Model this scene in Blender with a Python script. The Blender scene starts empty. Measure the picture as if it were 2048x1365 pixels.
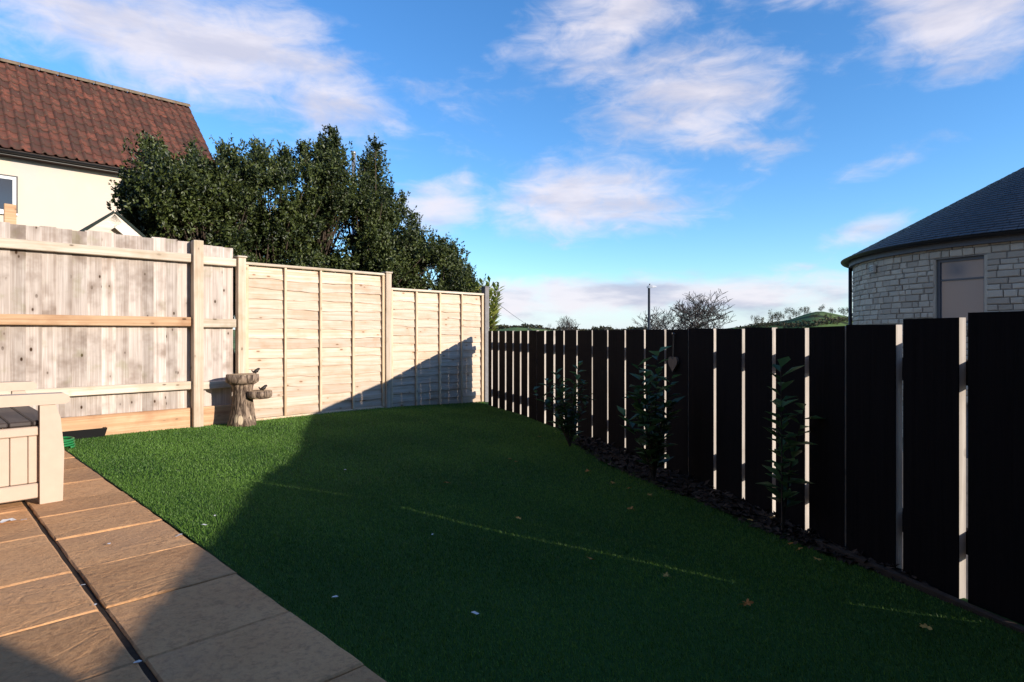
import bpy, math, random
import numpy as np
from mathutils import Vector, Matrix

R = math.radians
random.seed(7)
rng = np.random.default_rng(7)
sc = bpy.context.scene
col = sc.collection

# ------------------------------------------------------------------ camera
F = 1222.0            # focal length in photo pixels (2048 wide)
HOR = 668.0           # horizon row in the photo
cam_d = bpy.data.cameras.new('camera')
cam = bpy.data.objects.new('camera', cam_d)
col.objects.link(cam)
cam.location = (0, 0, 1.0)
cam.rotation_euler = (R(90), 0, 0)
cam_d.sensor_width = 36
cam_d.lens = F / 2048 * 36
cam_d.shift_y = -(682.5 - HOR) / 2048
cam_d.clip_start = 0.05
cam_d.clip_end = 8000
sc.camera = cam

# ------------------------------------------------------------------ light
SUN_AZ = R(118.0)     # clockwise from +Y
SUN_EL = R(14.8)
S = Vector((math.sin(SUN_AZ) * math.cos(SUN_EL), math.cos(SUN_AZ) * math.cos(SUN_EL), math.sin(SUN_EL)))
sd = bpy.data.lights.new('sun', 'SUN')
sd.energy = 5.0
sd.angle = R(0.5)
sd.color = (1.0, 0.885, 0.75)
sun = bpy.data.objects.new('sun', sd)
col.objects.link(sun)
sun.rotation_euler = (-S).to_track_quat('-Z', 'Y').to_euler()
sun.location = S * 50

vs = sc.view_settings
vs.view_transform = 'Standard'
vs.look = 'None'
vs.gamma = 1.0
vs.use_curve_mapping = False
vs.exposure = 0.35


# ------------------------------------------------------------------ node helpers
class NT:
    def __init__(self, tree):
        self.t = tree
        self.n = tree.nodes
        self.l = tree.links

    def node(self, typ, **kw):
        n = self.n.new(typ)
        for k, v in kw.items():
            setattr(n, k, v)
        return n

    def put(self, sock, v):
        if isinstance(v, bpy.types.NodeSocket):
            self.l.new(v, sock)
        elif v is not None:
            if sock.type == 'RGBA' and len(v) == 3:
                v = (*v, 1)
            sock.default_value = v

    def math(self, op, a, b=None, c=None, clamp=False):
        n = self.node('ShaderNodeMath', operation=op, use_clamp=clamp)
        self.put(n.inputs[0], a)
        if b is not None: self.put(n.inputs[1], b)
        if c is not None: self.put(n.inputs[2], c)
        return n.outputs[0]

    def mix(self, f, a, b, blend='MIX'):
        n = self.node('ShaderNodeMix', data_type='RGBA', blend_type=blend)
        self.put(n.inputs[0], f); self.put(n.inputs[6], a); self.put(n.inputs[7], b)
        return n.outputs[2]

    def noise(self, vec, scale, detail=4, rough=0.55, dist=0.0, out='Fac'):
        n = self.node('ShaderNodeTexNoise')
        if vec is not None: self.l.new(vec, n.inputs['Vector'])
        n.inputs['Scale'].default_value = scale
        n.inputs['Detail'].default_value = detail
        n.inputs['Roughness'].default_value = rough
        n.inputs['Distortion'].default_value = dist
        return n.outputs[out]

    def voronoi(self, vec, scale, feature='F1', out='Distance'):
        n = self.node('ShaderNodeTexVoronoi', feature=feature)
        if vec is not None: self.l.new(vec, n.inputs['Vector'])
        n.inputs['Scale'].default_value = scale
        return n.outputs[out]

    def ramp(self, f, lo, hi, a=0.0, b=1.0):
        n = self.node('ShaderNodeMapRange', interpolation_type='SMOOTHSTEP')
        self.put(n.inputs[0], f)
        for i, v in ((1, lo), (2, hi), (3, a), (4, b)):
            n.inputs[i].default_value = v
        return n.outputs[0]

    def mapping(self, vec, scale=(1, 1, 1), loc=None):
        n = self.node('ShaderNodeMapping')
        self.l.new(vec, n.inputs[0])
        n.inputs['Scale'].default_value = scale
        if loc is not None: self.put(n.inputs['Location'], loc)
        return n.outputs[0]


def new_mat(name, rough=0.8, spec=0.3):
    m = bpy.data.materials.new(name)
    m.use_nodes = True
    t = NT(m.node_tree)
    b = m.node_tree.nodes['Principled BSDF']
    b.inputs['Roughness'].default_value = rough
    b.inputs['Specular IOR Level'].default_value = spec
    return m, t, b


def obj_coords(t, rnd=True):
    tc = t.node('ShaderNodeTexCoord')
    v = tc.outputs['Object']
    if rnd:
        oi = t.node('ShaderNodeObjectInfo')
        a = t.node('ShaderNodeVectorMath', operation='ADD')
        cb = t.node('ShaderNodeCombineXYZ')
        for i, k in enumerate((37.0, 53.0, 71.0)):
            t.l.new(t.math('MULTIPLY', oi.outputs['Random'], k), cb.inputs[i])
        t.l.new(v, a.inputs[0]); t.l.new(cb.outputs[0], a.inputs[1])
        return a.outputs[0], oi.outputs['Random']
    return v, None


def bump(t, b, h, strength=0.3, dist=0.01):
    n = t.node('ShaderNodeBump')
    n.inputs['Strength'].default_value = strength
    n.inputs['Distance'].default_value = dist
    t.l.new(h, n.inputs['Height'])
    t.l.new(n.outputs[0], b.inputs['Normal'])


def simple_mat(name, c, rough=0.6, var=0.12, scale=12.0, spec=0.3, bstr=0.0, metal=0.0):
    m, t, b = new_mat(name, rough, spec)
    v, r = obj_coords(t)
    n = t.noise(v, scale, 5)
    dark = tuple(x * (1 - 2 * var) for x in c)
    light = tuple(min(1, x * (1 + 2 * var)) for x in c)
    t.put(b.inputs['Base Color'], t.mix(n, dark, light))
    b.inputs['Metallic'].default_value = metal
    if bstr: bump(t, b, n, bstr, 0.005)
    return m


def wood_mat(name, c1, c2, stain, axis='z', rough=0.85, knots=0.6, grain=1.0, algae=0.0, objvar=0.25, wear=0.5, kc=(0.05, 0.025, 0.012)):
    """weathered wood: grain stretched along an axis, tone patches, knots"""
    m, t, b = new_mat(name, rough, 0.2)
    v, rnd = obj_coords(t)
    lo, hi = 1.2, 55.0
    s = {'x': (lo, hi, hi), 'y': (hi, lo, hi), 'z': (hi, hi, lo)}[axis]
    k = {'x': (5, 11, 11), 'y': (11, 5, 11), 'z': (11, 11, 6)}[axis]
    g = t.noise(t.mapping(v, s), grain, 6, 0.65, 0.6)
    s2 = tuple(x * 0.22 for x in s)
    g2 = t.noise(t.mapping(v, s2), 1.0, 4, 0.6, 1.5)
    big = t.noise(v, 2.6, 4, 0.6)
    c = t.mix(t.ramp(g, 0.3, 0.72), c1, c2)
    c = t.mix(t.math('MULTIPLY', t.ramp(g2, 0.45, 0.75), 0.55), c, stain)
    c = t.mix(t.math('MULTIPLY', t.ramp(big, 0.48, 0.72), wear), c, stain)
    vd = t.voronoi(t.mapping(v, k), 1.0)
    kn = t.ramp(vd, 0.07, 0.15, 1, 0)
    halo = t.ramp(vd, 0.14, 0.5, 1, 0)
    km = t.ramp(t.noise(v, 3.1, 2), .38, .50)
    kn = t.math('MULTIPLY', kn, km); halo = t.math('MULTIPLY', halo, km)
    c = t.mix(t.math('MULTIPLY', halo, 0.38 * knots), c, stain)
    c = t.mix(t.math('MULTIPLY', kn, knots), c, kc)
    if algae:
        al = t.ramp(t.noise(v, 5.5, 5), 0.55, 0.75)
        c = t.mix(t.math('MULTIPLY', al, algae), c, (0.20, 0.20, 0.06))
    hs = t.node('ShaderNodeHueSaturation')
    t.l.new(c, hs.inputs['Color'])
    t.l.new(t.math('MULTIPLY_ADD', rnd, objvar, 1.0 - objvar / 2), hs.inputs['Value'])
    t.l.new(hs.outputs[0], b.inputs['Base Color'])
    bump(t, b, g, 0.35, 0.004)
    return m


# ------------------------------------------------------------------ world: sky with broken cloud
w = bpy.data.worlds.new('World')
sc.world = w
w.use_nodes = True
wt = NT(w.node_tree)
bg = w.node_tree.nodes['Background']
sky = wt.node('ShaderNodeTexSky', sky_type='NISHITA')
sky.sun_disc = False
sky.sun_elevation = SUN_EL
sky.sun_rotation = SUN_AZ
sky.air_density = 1.0
sky.dust_density = 0.1
sky.ozone_density = 3.0
hs = wt.node('ShaderNodeHueSaturation')
hs.inputs['Saturation'].default_value = 1.16
hs.inputs['Value'].default_value = 1.6
wt.l.new(sky.outputs[0], hs.inputs['Color'])
tc = wt.node('ShaderNodeTexCoord')
dirv = tc.outputs['Generated']
sp = wt.node('ShaderNodeSeparateXYZ')
wt.l.new(dirv, sp.inputs[0])
az = wt.math('ARCTAN2', sp.outputs[0], sp.outputs[1])
el = wt.math('ARCSINE', sp.outputs[2])
# cloud banks: azimuth, elevation, half widths (degrees), tilt, weight
CLOUDS = [(-29, 23.5, 17, 5.6, -12, 1.0), (-17, 20.0, 7, 4.6, -20, .9), (17, 20.5, 10.5, 4.6, -10, 1.05), (10, 27.0, 9, 3.4, 8, .9),
          (36, 23.5, 6, 4.0, -10, 1.0), (28, 27, 6, 2.2, 0, .6), (-7, 11.8, 5.5, 2.8, 0, .95), (7, 12.2, 10.5, 3.2, 3, 1.05),
          (30, 8.4, 4.2, 1.3, 12, .8), (33, 14, 5, 1.2, 14, .55), (16, 3.4, 22, 1.9, 0, 1.15), (-3, 3.2, 12, 2.0, 0, 1.0), (24, 5.3, 6, .9, 8, .5)]
bias = None
for a0, e0, sa, se, tilt, wgt in CLOUDS:
    du = wt.math('SUBTRACT', az, R(a0)); dv = wt.math('SUBTRACT', el, R(e0))
    ct, st = math.cos(R(tilt)), math.sin(R(tilt))
    u = wt.math('ADD', wt.math('MULTIPLY', du, ct / R(sa)), wt.math('MULTIPLY', dv, st / R(sa)))
    v = wt.math('ADD', wt.math('MULTIPLY', du, -st / R(se)), wt.math('MULTIPLY', dv, ct / R(se)))
    q = wt.math('ADD', wt.math('MULTIPLY', u, u), wt.math('MULTIPLY', v, v))
    g = wt.math('MULTIPLY', wt.math('EXPONENT', wt.math('MULTIPLY', q, -0.8)), wgt)
    bias = g if bias is None else wt.math('MAXIMUM', bias, g)
# the rest of the sky carries the same kind of broken cloud
back = wt.ramp(sp.outputs[1], 0.30, 0.62, 1, 0)
wide = wt.ramp(wt.noise(wt.mapping(dirv, (2.2, 2.2, 5.0)), 1.0, 3), 0.46, 0.66)
bias = wt.math('MAXIMUM', bias, wt.math('MULTIPLY', back, wide))
n1 = wt.noise(wt.mapping(dirv, (5, 5, 12)), 1.0, 8, 0.56, 0.5)
n2 = wt.noise(wt.mapping(dirv, (15, 15, 34)), 1.0, 6, 0.6, 0.8)
dens = wt.math('ADD', wt.math('MULTIPLY', bias, 0.55), wt.math('ADD', wt.math('MULTIPLY', n1, 0.85), wt.math('MULTIPLY', n2, 0.42)))
cov = wt.math('MULTIPLY', wt.ramp(dens, 0.80, 1.24), 0.9)
shade = wt.ramp(wt.noise(wt.mapping(dirv, (6, 6, 26), loc=(3.1, 1.7, 0.4)), 1.0, 5, 0.55), 0.38, 0.66)
lowc = wt.ramp(el, R(2), R(9), 1, 0)
cloud_c = wt.mix(wt.math('MULTIPLY', shade, wt.math('MULTIPLY_ADD', lowc, 0.45, 0.5)), (6.3, 6.0, 6.5), (3.2, 3.4, 4.6))
hz_c = wt.math('MULTIPLY', wt.ramp(el, R(-1), R(5.5), 1, 0), 0.8)
blue = wt.mix(1.0, hs.outputs[0], (0.86, 1.0, 1.16), 'MULTIPLY')
blue = wt.mix(hz_c, blue, (5.1, 5.8, 7.2))
wt.l.new(wt.mix(cov, blue, cloud_c), bg.inputs['Color'])
bg.inputs['Strength'].default_value = 0.115


# ------------------------------------------------------------------ mesh helpers
class MB:
    def __init__(self):
        self.v, self.f, self.mi = [], [], []

    def add(self, verts, faces, mi=0):
        o = len(self.v)
        self.v += [tuple(p) for p in verts]
        for i, f in enumerate(faces):
            self.f.append(tuple(o + k for k in f))
            self.mi.append(mi[i] if isinstance(mi, (list, tuple)) else mi)
        return self

    def box(self, x0, x1, y0, y1, z0, z1, bev=0.0, M=None, mi=0):
        """box, chamfered all round when bev > 0"""
        if bev <= 0:
            vs_ = [(x, y, z) for z in (z0, z1) for y in (y0, y1) for x in (x0, x1)]
            fs = [(0, 2, 3, 1), (4, 5, 7, 6), (0, 1, 5, 4), (2, 6, 7, 3), (0, 4, 6, 2), (1, 3, 7, 5)]
        else:
            c = ((x0 + x1) / 2, (y0 + y1) / 2, (z0 + z1) / 2)
            h = ((x1 - x0) / 2, (y1 - y0) / 2, (z1 - z0) / 2)
            vs_, idx = [], {}
            for sx in (-1, 1):
                for sy in (-1, 1):
                    for sz in (-1, 1):
                        s_ = (sx, sy, sz)
                        for ax in range(3):
                            p = [c[k] + s_[k] * (h[k] - (0 if k == ax else bev)) for k in range(3)]
                            idx[(s_, ax)] = len(vs_); vs_.append(tuple(p))
            fs = []
            for ax in range(3):
                o1, o2 = (ax + 1) % 3, (ax + 2) % 3
                for s in (-1, 1):
                    q = []
                    for a_, b_ in ((-1, -1), (1, -1), (1, 1), (-1, 1)):
                        t_ = [0, 0, 0]; t_[ax] = s; t_[o1] = a_; t_[o2] = b_
                        q.append(idx[(tuple(t_), ax)])
                    fs.append(tuple(q if s > 0 else q[::-1]))
                for a_ in (-1, 1):
                    for b_ in (-1, 1):
                        lo = [0, 0, 0]; hi = [0, 0, 0]
                        lo[ax], hi[ax] = -1, 1
                        lo[o1] = hi[o1] = a_; lo[o2] = hi[o2] = b_
                        q = [idx[(tuple(lo), o1)], idx[(tuple(hi), o1)], idx[(tuple(hi), o2)], idx[(tuple(lo), o2)]]
                        fs.append(tuple(q if a_ * b_ < 0 else q[::-1]))
            for sx in (-1, 1):
                for sy in (-1, 1):
                    for sz in (-1, 1):
                        q = [idx[((sx, sy, sz), k)] for k in range(3)]
                        fs.append(tuple(q if sx * sy * sz > 0 else q[::-1]))
        if M is not None:
            vs_ = [tuple(M @ Vector(p)) for p in vs_]
        return self.add(vs_, fs, mi)

    def tube(self, pts, rad, n=6, caps=True, mi=0):
        pts = [Vector(p) for p in pts]
        if not isinstance(rad, (list, tuple)): rad = [rad] * len(pts)
        rings = []
        up = Vector((0.13, 0.31, 0.94))
        for i, p in enumerate(pts):
            d = (pts[min(i + 1, len(pts) - 1)] - pts[max(i - 1, 0)])
            d = d.normalized() if d.length > 1e-9 else Vector((0, 0, 1))
            if abs(d.dot(up)) > 0.97: up = Vector((0.9, 0.2, 0.1))
            a = d.cross(up).normalized(); b = d.cross(a)
            rings.append([p + rad[i] * (math.cos(2 * math.pi * k / n) * a + math.sin(2 * math.pi * k / n) * b) for k in range(n)])
        vs_ = [q for r in rings for q in r]
        fs = [(i * n + k, (i + 1) * n + k, (i + 1) * n + (k + 1) % n, i * n + (k + 1) % n) for i in range(len(pts) - 1) for k in range(n)]
        if caps:
            fs.append(tuple(range(n)))
            fs.append(tuple((len(pts) - 1) * n + k for k in reversed(range(n))))
        return self.add(vs_, fs, mi)

    def lathe(self, prof, n=20, jit=None, mi=0, cx=0, cy=0):
        vs_, fs = [], []
        for i, (r, z) in enumerate(prof):
            for k in range(n):
                a = 2 * math.pi * k / n
                rr = r * (1 + (jit(a, z) if jit else 0))
                vs_.append((cx + rr * math.cos(a), cy + rr * math.sin(a), z))
        for i in range(len(prof) - 1):
            for k in range(n):
                fs.append((i * n + k, i * n + (k + 1) % n, (i + 1) * n + (k + 1) % n, (i + 1) * n + k))
        fs.append(tuple(reversed(range(n))))
        fs.append(tuple((len(prof) - 1) * n + k for k in range(n)))
        return self.add(vs_, fs, mi)

    def grid(self, P, closed=False, mi=0):
        """P: rows x cols of points"""
        r, c = len(P), len(P[0])
        vs_ = [p for row in P for p in row]
        fs = [(i * c + k, i * c + k + 1, (i + 1) * c + k + 1, (i + 1) * c + k) for i in range(r - 1) for k in range(c - 1)]
        return self.add(vs_, fs, mi)

    def mesh(self, name, mats, smooth=False):
        me = bpy.data.meshes.new(name)
        me.from_pydata(self.v, [], self.f)
        mats = mats if isinstance(mats, (list, tuple)) else [mats]
        for m in mats: me.materials.append(m)
        if len(mats) > 1: me.polygons.foreach_set('material_index', self.mi)
        if smooth: me.polygons.foreach_set('use_smooth', [True] * len(me.polygons))
        me.update()
        return me

    def build(self, name, mats, parent=None, smooth=False):
        return link(name, self.mesh(name, mats, smooth), parent)


def link(name, me, parent=None, loc=None):
    o = bpy.data.objects.new(name, me)
    col.objects.link(o)
    if parent is not None: o.parent = parent
    if loc is not None: o.location = loc
    return o


def tag(o, label=None, cat=None, group=None, kind=None):
    for k, v in (('label', label), ('category', cat), ('group', group), ('kind', kind)):
        if v: o[k] = v
    return o


def thing(name, loc, label, cat, group=None, rz=0.0):
    o = bpy.data.objects.new(name, None)
    o.empty_display_size = 0.1
    col.objects.link(o)
    o.location = loc
    o.rotation_euler = (0, 0, rz)
    return tag(o, label, cat, group)


def raw_mesh(name, verts, faces, mat, tint=None, smooth=False):
    """numpy verts (n,3), faces (m,k)"""
    verts = np.asarray(verts, dtype=np.float32); faces = np.asarray(faces, dtype=np.int32)
    me = bpy.data.meshes.new(name)
    k = faces.shape[1]
    me.vertices.add(len(verts)); me.vertices.foreach_set('co', verts.ravel())
    me.loops.add(faces.size); me.loops.foreach_set('vertex_index', faces.ravel())
    me.polygons.add(len(faces))
    me.polygons.foreach_set('loop_start', np.arange(0, faces.size, k, dtype=np.int32))
    me.materials.append(mat)
    if tint is not None:
        at = me.attributes.new('tint', 'FLOAT', 'POINT')
        at.data.foreach_set('value', np.asarray(tint, dtype=np.float32))
    if smooth: me.polygons.foreach_set('use_smooth', np.ones(len(faces), dtype=bool))
    me.update(calc_edges=True)
    me.validate()
    return me


def leaves_mesh(name, P, D, N, L, W, mat, fold=0.25, tint=None):
    """leaf-shaped quads (two triangles folded on the midrib): base P, direction D, normal N, length L, width W"""
    n = len(P)
    D = D / np.linalg.norm(D, axis=1, keepdims=True)
    side = np.cross(D, N); side /= np.maximum(np.linalg.norm(side, axis=1, keepdims=True), 1e-6)
    N2 = np.cross(side, D)
    L = np.broadcast_to(np.asarray(L, float), (n,))[:, None]; W = np.broadcast_to(np.asarray(W, float), (n,))[:, None]
    mid = P + D * L * 0.5
    V = np.stack([P, mid + side * W / 2 + N2 * W * fold, P + D * L - N2 * L * 0.08, mid - side * W / 2 + N2 * W * fold], axis=1).reshape(-1, 3)
    b = np.arange(n)[:, None] * 4
    Fc = np.concatenate([b + np.array([[0, 1, 2]]), b + np.array([[0, 2, 3]])], axis=0)
    tt = None if tint is None else np.repeat(tint, 4)
    return raw_mesh(name, V, Fc, mat, tt)


def rand_dirs(n):
    d = rng.normal(size=(n, 3))
    return d / np.linalg.norm(d, axis=1, keepdims=True)


def leaf_mat(name, c_dark, c_light, rough=0.45, trans=0.25):
    m, t, b = new_mat(name, rough, 0.4)
    at = t.node('ShaderNodeAttribute', attribute_name='tint')
    c = t.mix(at.outputs['Fac'], c_dark, c_light)
    t.l.new(c, b.inputs['Base Color'])
    tr = t.node('ShaderNodeBsdfTranslucent')
    t.l.new(c, tr.inputs['Color'])
    mx = t.node('ShaderNodeMixShader')
    mx.inputs[0].default_value = trans
    t.l.new(b.outputs[0], mx.inputs[1]); t.l.new(tr.outputs[0], mx.inputs[2])
    t.l.new(mx.outputs[0], t.n['Material Output'].inputs['Surface'])
    return m


# ------------------------------------------------------------------ garden geometry
# garden frame: a runs along the pale fence (45 deg to the right), b away from the camera to the far left
E1 = Vector((math.sqrt(.5), math.sqrt(.5), 0)); E2 = Vector((-math.sqrt(.5), math.sqrt(.5), 0))
A_B = 7.09            # b of the pale fences' front
def ab(a, b, z=0.0): return E1 * a + E2 * b + Vector((0, 0, z))
def to_ab(x, y): return ((x + y) * math.sqrt(.5), (y - x) * math.sqrt(.5))
def ray_ab(px, b):
    """a on the line b = const seen at photo column px, and the depth there"""
    k = (px - 1024) / F
    a = b * (1 + k) / (1 - k)
    return a, (a + b) * math.sqrt(.5)
def zpx(py, Y): return 1.0 - (py - HOR) * Y / F
def gnd(px, py, z=0.0):
    Y = (1 - z) * F / (py - HOR)
    return Vector(((px - 1024) / F * Y, Y, z))

# the dark fence's line in plan, far corner to beyond the right of the camera
BL = [Vector((-.396, 9.35)), Vector((.596, 7.0)), Vector((1.845, 2.5)), Vector((2.50, 0.14))]
def b_at(px):
    k = (px - 1024) / F
    for i in range(3):
        p, q = BL[i], BL[i + 1]
        den = (q.x - p.x) - k * (q.y - p.y)
        s = (k * p.y - p.x) / den
        if s <= 1.0 or i == 2:
            d = (q - p).normalized()
            return p + (q - p) * s, d
def b_x(y):
    for i in range(3):
        p, q = BL[i], BL[i + 1]
        if y >= q.y or i == 2:
            return p.x + (q.x - p.x) * (p.y - y) / (p.y - q.y)

def smooth(t):
    t = np.clip(t, 0, 1); return t * t * (3 - 2 * t)
def gz(x, y):
    """lawn height: level by the patio, falling a little to the dark fence, gently uneven"""
    x = np.asarray(x, float); y = np.asarray(y, float)
    d = (x + y) * .70710678 - 1.0
    z = -0.10 * smooth((x + 1.6) / 2.8) - 0.03 * smooth((y - 7) / 2.5)
    z = z + smooth(d / .5) * (0.012 * np.sin(1.7 * x + .6) * np.cos(1.3 * y) + 0.008 * np.sin(3.1 * x - 2.2 * y))
    return z

# ------------------------------------------------------------------ terrain, lawn, patio
def land_px(px):
    xs = [-3000, 900, 985, 1030, 1075, 1120, 1290, 1430, 1480, 1530, 1580, 1615, 1640, 1675, 1710, 1800, 2600, 6000]
    hs_ = [8, 8, 7, 13, 10, 6, 6, 8, 14, 20, 28, 40, 45, 38, 31, 24, 14, 10]
    return np.interp(px, xs, hs_)
def land(r, azd):
    """terrain height at distance r, azimuth in degrees"""
    open_ = smooth((azd + 4) / 10) * (1 - smooth((np.abs(azd) - 95) / 30))
    drop = -0.35 - open_ * (2.4 * smooth((r - 7) / 14) + 6 * smooth((r - 25) / 150)) - 3 * (1 - open_) * smooth((r - 40) / 150)
    az_c = np.clip(azd, -70, 70)
    px = 1024 + F * np.tan(np.radians(az_c))
    near_hill = smooth((px - 1390) / 60)
    rh = 1500 - near_hill * 900
    target = 1 + land_px(px) / F * rh * np.cos(np.radians(az_c))
    up = smooth((r - rh * 0.42) / (rh * 0.58))
    z = drop + (target - drop) * up
    field = px > 1390
    z = z + field * 4.5 * smooth((r - 150) / 100) * (1 - smooth((r - 240) / 160))
    return z

def build_terrain():
    azs = np.concatenate([np.arange(-180, -12, 4.0), np.arange(-12, 45, 0.5), np.arange(45, 180, 4.0)])
    rs = np.array([0.02, 3, 6, 8, 10, 12, 15, 18, 22, 27, 34, 45, 60, 80, 105, 135, 170, 200, 235, 270, 310, 350, 390, 430, 470, 510, 550, 580, 600, 640, 720, 850, 1000, 1200, 1350, 1450, 1500, 1600, 1900, 2600, 4500])
    V = []
    for r in rs:
        h = land(np.full_like(azs, r), azs)
        V.append(np.stack([r * np.sin(np.radians(azs)), r * np.cos(np.radians(azs)), h], 1))
    V = np.concatenate(V); n = len(azs)
    Fc = []
    for i in range(len(rs) - 1):
        for k in range(n):
            k2 = (k + 1) % n
            Fc.append((i * n + k, i * n + k2, (i + 1) * n + k2, (i + 1) * n + k))
    m, t, b = new_mat('fields', 0.95, 0.1)
    tcn = t.node('ShaderNodeTexCoord')
    v = tcn.outputs['Object']
    cellc = t.voronoi(t.mapping(v, (1, .55, 0)), 0.011, out='Color')
    sep = t.node('ShaderNodeSeparateColor'); t.l.new(cellc, sep.inputs[0])
    fld = t.mix(sep.outputs[0], (0.11, 0.18, 0.045), (0.20, 0.25, 0.08))
    fld = t.mix(t.math('MULTIPLY', t.ramp(sep.outputs[1], .7, .75), .7), fld, (0.16, 0.13, 0.07))
    edge = t.voronoi(t.mapping(v, (1, .55, 0)), 0.011, 'DISTANCE_TO_EDGE')
    fld = t.mix(t.ramp(edge, .015, .05, 1, 0), fld, (0.03, 0.035, 0.015))
    fld = t.mix(t.math('MULTIPLY', t.noise(v, .05, 6), .35), fld, (0.08, 0.11, 0.03))
    soil = t.mix(t.noise(v, 6, 6), (0.05, 0.04, 0.03), (0.22, 0.18, 0.14))
    ln = t.node('ShaderNodeVectorMath', operation='LENGTH'); t.l.new(v, ln.inputs[0])
    t.put(b.inputs['Base Color'], t.mix(t.ramp(ln.outputs['Value'], 16, 40), soil, fld))
    o = link('ground', raw_mesh('ground', V, np.array(Fc), m, smooth=True))
    tag(o, 'soil and green fields rolling away to far hills', None, None, 'structure')
build_terrain()

def in_lawn(x, y, m=0.0):
    a = (x + y) * .70710678; b = (y - x) * .70710678
    ok = (a > 1.0 + m) & (b < A_B - .005 - m)
    bx = np.interp(-y, [-9.35, -7.0, -2.5, -.14], [-.396, .596, 1.845, 2.5])
    return ok & (x < bx - .02 - m) & (y > 0.2)

# lawn sheet
turf_m, t, b = new_mat('turf_backing', 0.95, 0.1)
v, _ = obj_coords(t, False)
t.put(b.inputs['Base Color'], t.mix(t.noise(v, 60, 5), (0.012, 0.035, 0.008), (0.045, 0.11, 0.025)))
P = []
for i in range(71):
    y = -1.0 + i * (10.7 / 70)
    lo = max(1.0 * math.sqrt(2) - y, -(A_B * math.sqrt(2) - y))
    hi = b_x(y) + .03 if y < 9.35 else -.396 + (9.35 - y) * -1.0
    if hi < lo: hi = lo + .001
    P.append([(lo + (hi - lo) * k / 40, y, float(gz(lo + (hi - lo) * k / 40, y))) for k in range(41)])
lawn = MB().grid(P).build('lawn', turf_m, None, True)
tag(lawn, 'artificial green lawn between the patio and the fences', None, None, 'structure')

# turf blades
def build_turf():
    pts = []
    for (y0, y1, n, ln, wd) in ((0.9, 2.6, 150000, .022, .0030), (2.6, 4.2, 150000, .023, .0038), (4.2, 6.2, 130000, .024, .0055), (6.2, 9.8, 110000, .025, .0075)):
        x = rng.uniform(-4.2, 2.3, n * 2); y = rng.uniform(y0, y1, n * 2)
        ok = in_lawn(x, y, .004) & (np.abs(x) < y * .90 + .25)
        x, y = x[ok][:n], y[ok][:n]
        pts.append((x, y, np.full(len(x), ln), np.full(len(x), wd)))
    x, y, ln, wd = (np.concatenate(q) for q in zip(*pts))
    n = len(x)
    z = gz(x, y)
    th = rng.uniform(0, 2 * np.pi, n)
    lean = rng.uniform(.15, .95, n); la = rng.normal(2.3, 1.3, n)
    ln = ln * rng.uniform(.4, .85, n)
    base = np.stack([x, y, z - .002], 1)
    s = np.stack([np.cos(th), np.sin(th), np.zeros(n)], 1) * wd[:, None] / 2
    tip = base + np.stack([np.cos(la) * np.sin(lean), np.sin(la) * np.sin(lean), np.cos(lean)], 1) * ln[:, None]
    V = np.stack([base - s, base + s, tip], 1).reshape(-1, 3)
    Fc = np.arange(3 * n).reshape(-1, 3)
    drift = .10 * np.sin(x * 1.9 + 1.1 * np.sin(y * 1.3)) + .08 * np.sin(y * 3.7 - x * 2.3) + .07 * np.sin((x + y) * 6.1)
    tint = np.repeat(np.clip(rng.normal(.43, .28, n) + drift, 0, 1), 3)
    m = leaf_mat('turf_blade', (0.024, 0.085, 0.010), (0.18, 0.34, 0.05), 0.5, 0.3)
    o = link('turf', raw_mesh('turf', V, Fc, m, tint))
    tag(o, 'short blades of the artificial green lawn', 'grass', None, 'stuff')
build_turf()

# patio
slab_m, t, b = new_mat('riven_slab', 0.82, 0.25)
v, rnd = obj_coords(t)
n1 = t.noise(v, 3.0, 6, .6); n2 = t.noise(v, 38, 6, .7)
c = t.mix(n1, (0.50, 0.25, 0.105), (0.72, 0.42, 0.205))
c = t.mix(t.math('MULTIPLY', t.ramp(n2, .45, .7), .5), c, (0.26, 0.125, 0.06))
c = t.mix(t.math('MULTIPLY', t.ramp(t.noise(v, 1.4, 4), .5, .7), .5), c, (0.46, 0.27, 0.15))
hsn = t.node('ShaderNodeHueSaturation'); t.l.new(c, hsn.inputs['Color'])
t.l.new(t.math('MULTIPLY_ADD', rnd, .36, .82), hsn.inputs['Value']); t.l.new(hsn.outputs[0], b.inputs['Base Color'])
wv = t.noise(t.mapping(v, (2.6, 4.6, 1)), 1.0, 4, .5, 1.2)
ridge = t.math('PINGPONG', t.math('MULTIPLY', wv, 5.0), 1.0)
hgt = t.math('ADD', t.math('MULTIPLY', t.ramp(ridge, .0, .30), .22), t.math('MULTIPLY', n2, .75))
bump(t, b, hgt, 0.9, 0.010)
mortar_m = simple_mat('joint_mortar', (0.40, 0.27, 0.15), 0.95, .3, 30)
soil_m = simple_mat('dark_soil', (0.035, 0.022, 0.014), 0.95, .3, 40, bstr=.5)
patio = thing('patio', (0, 0, 0), None, None, rz=R(45))
tag(patio, 'paved patio of brown riven stone slabs', None, None, 'structure')
MB().box(-3.0, 1.0, -.6, 6.75, -.12, -.016).build('mortar_bed', mortar_m, patio)
MB().box(.505, .535, -.5, 6.6, -.016, -.010).build('open_joint', soil_m, patio)
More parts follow.
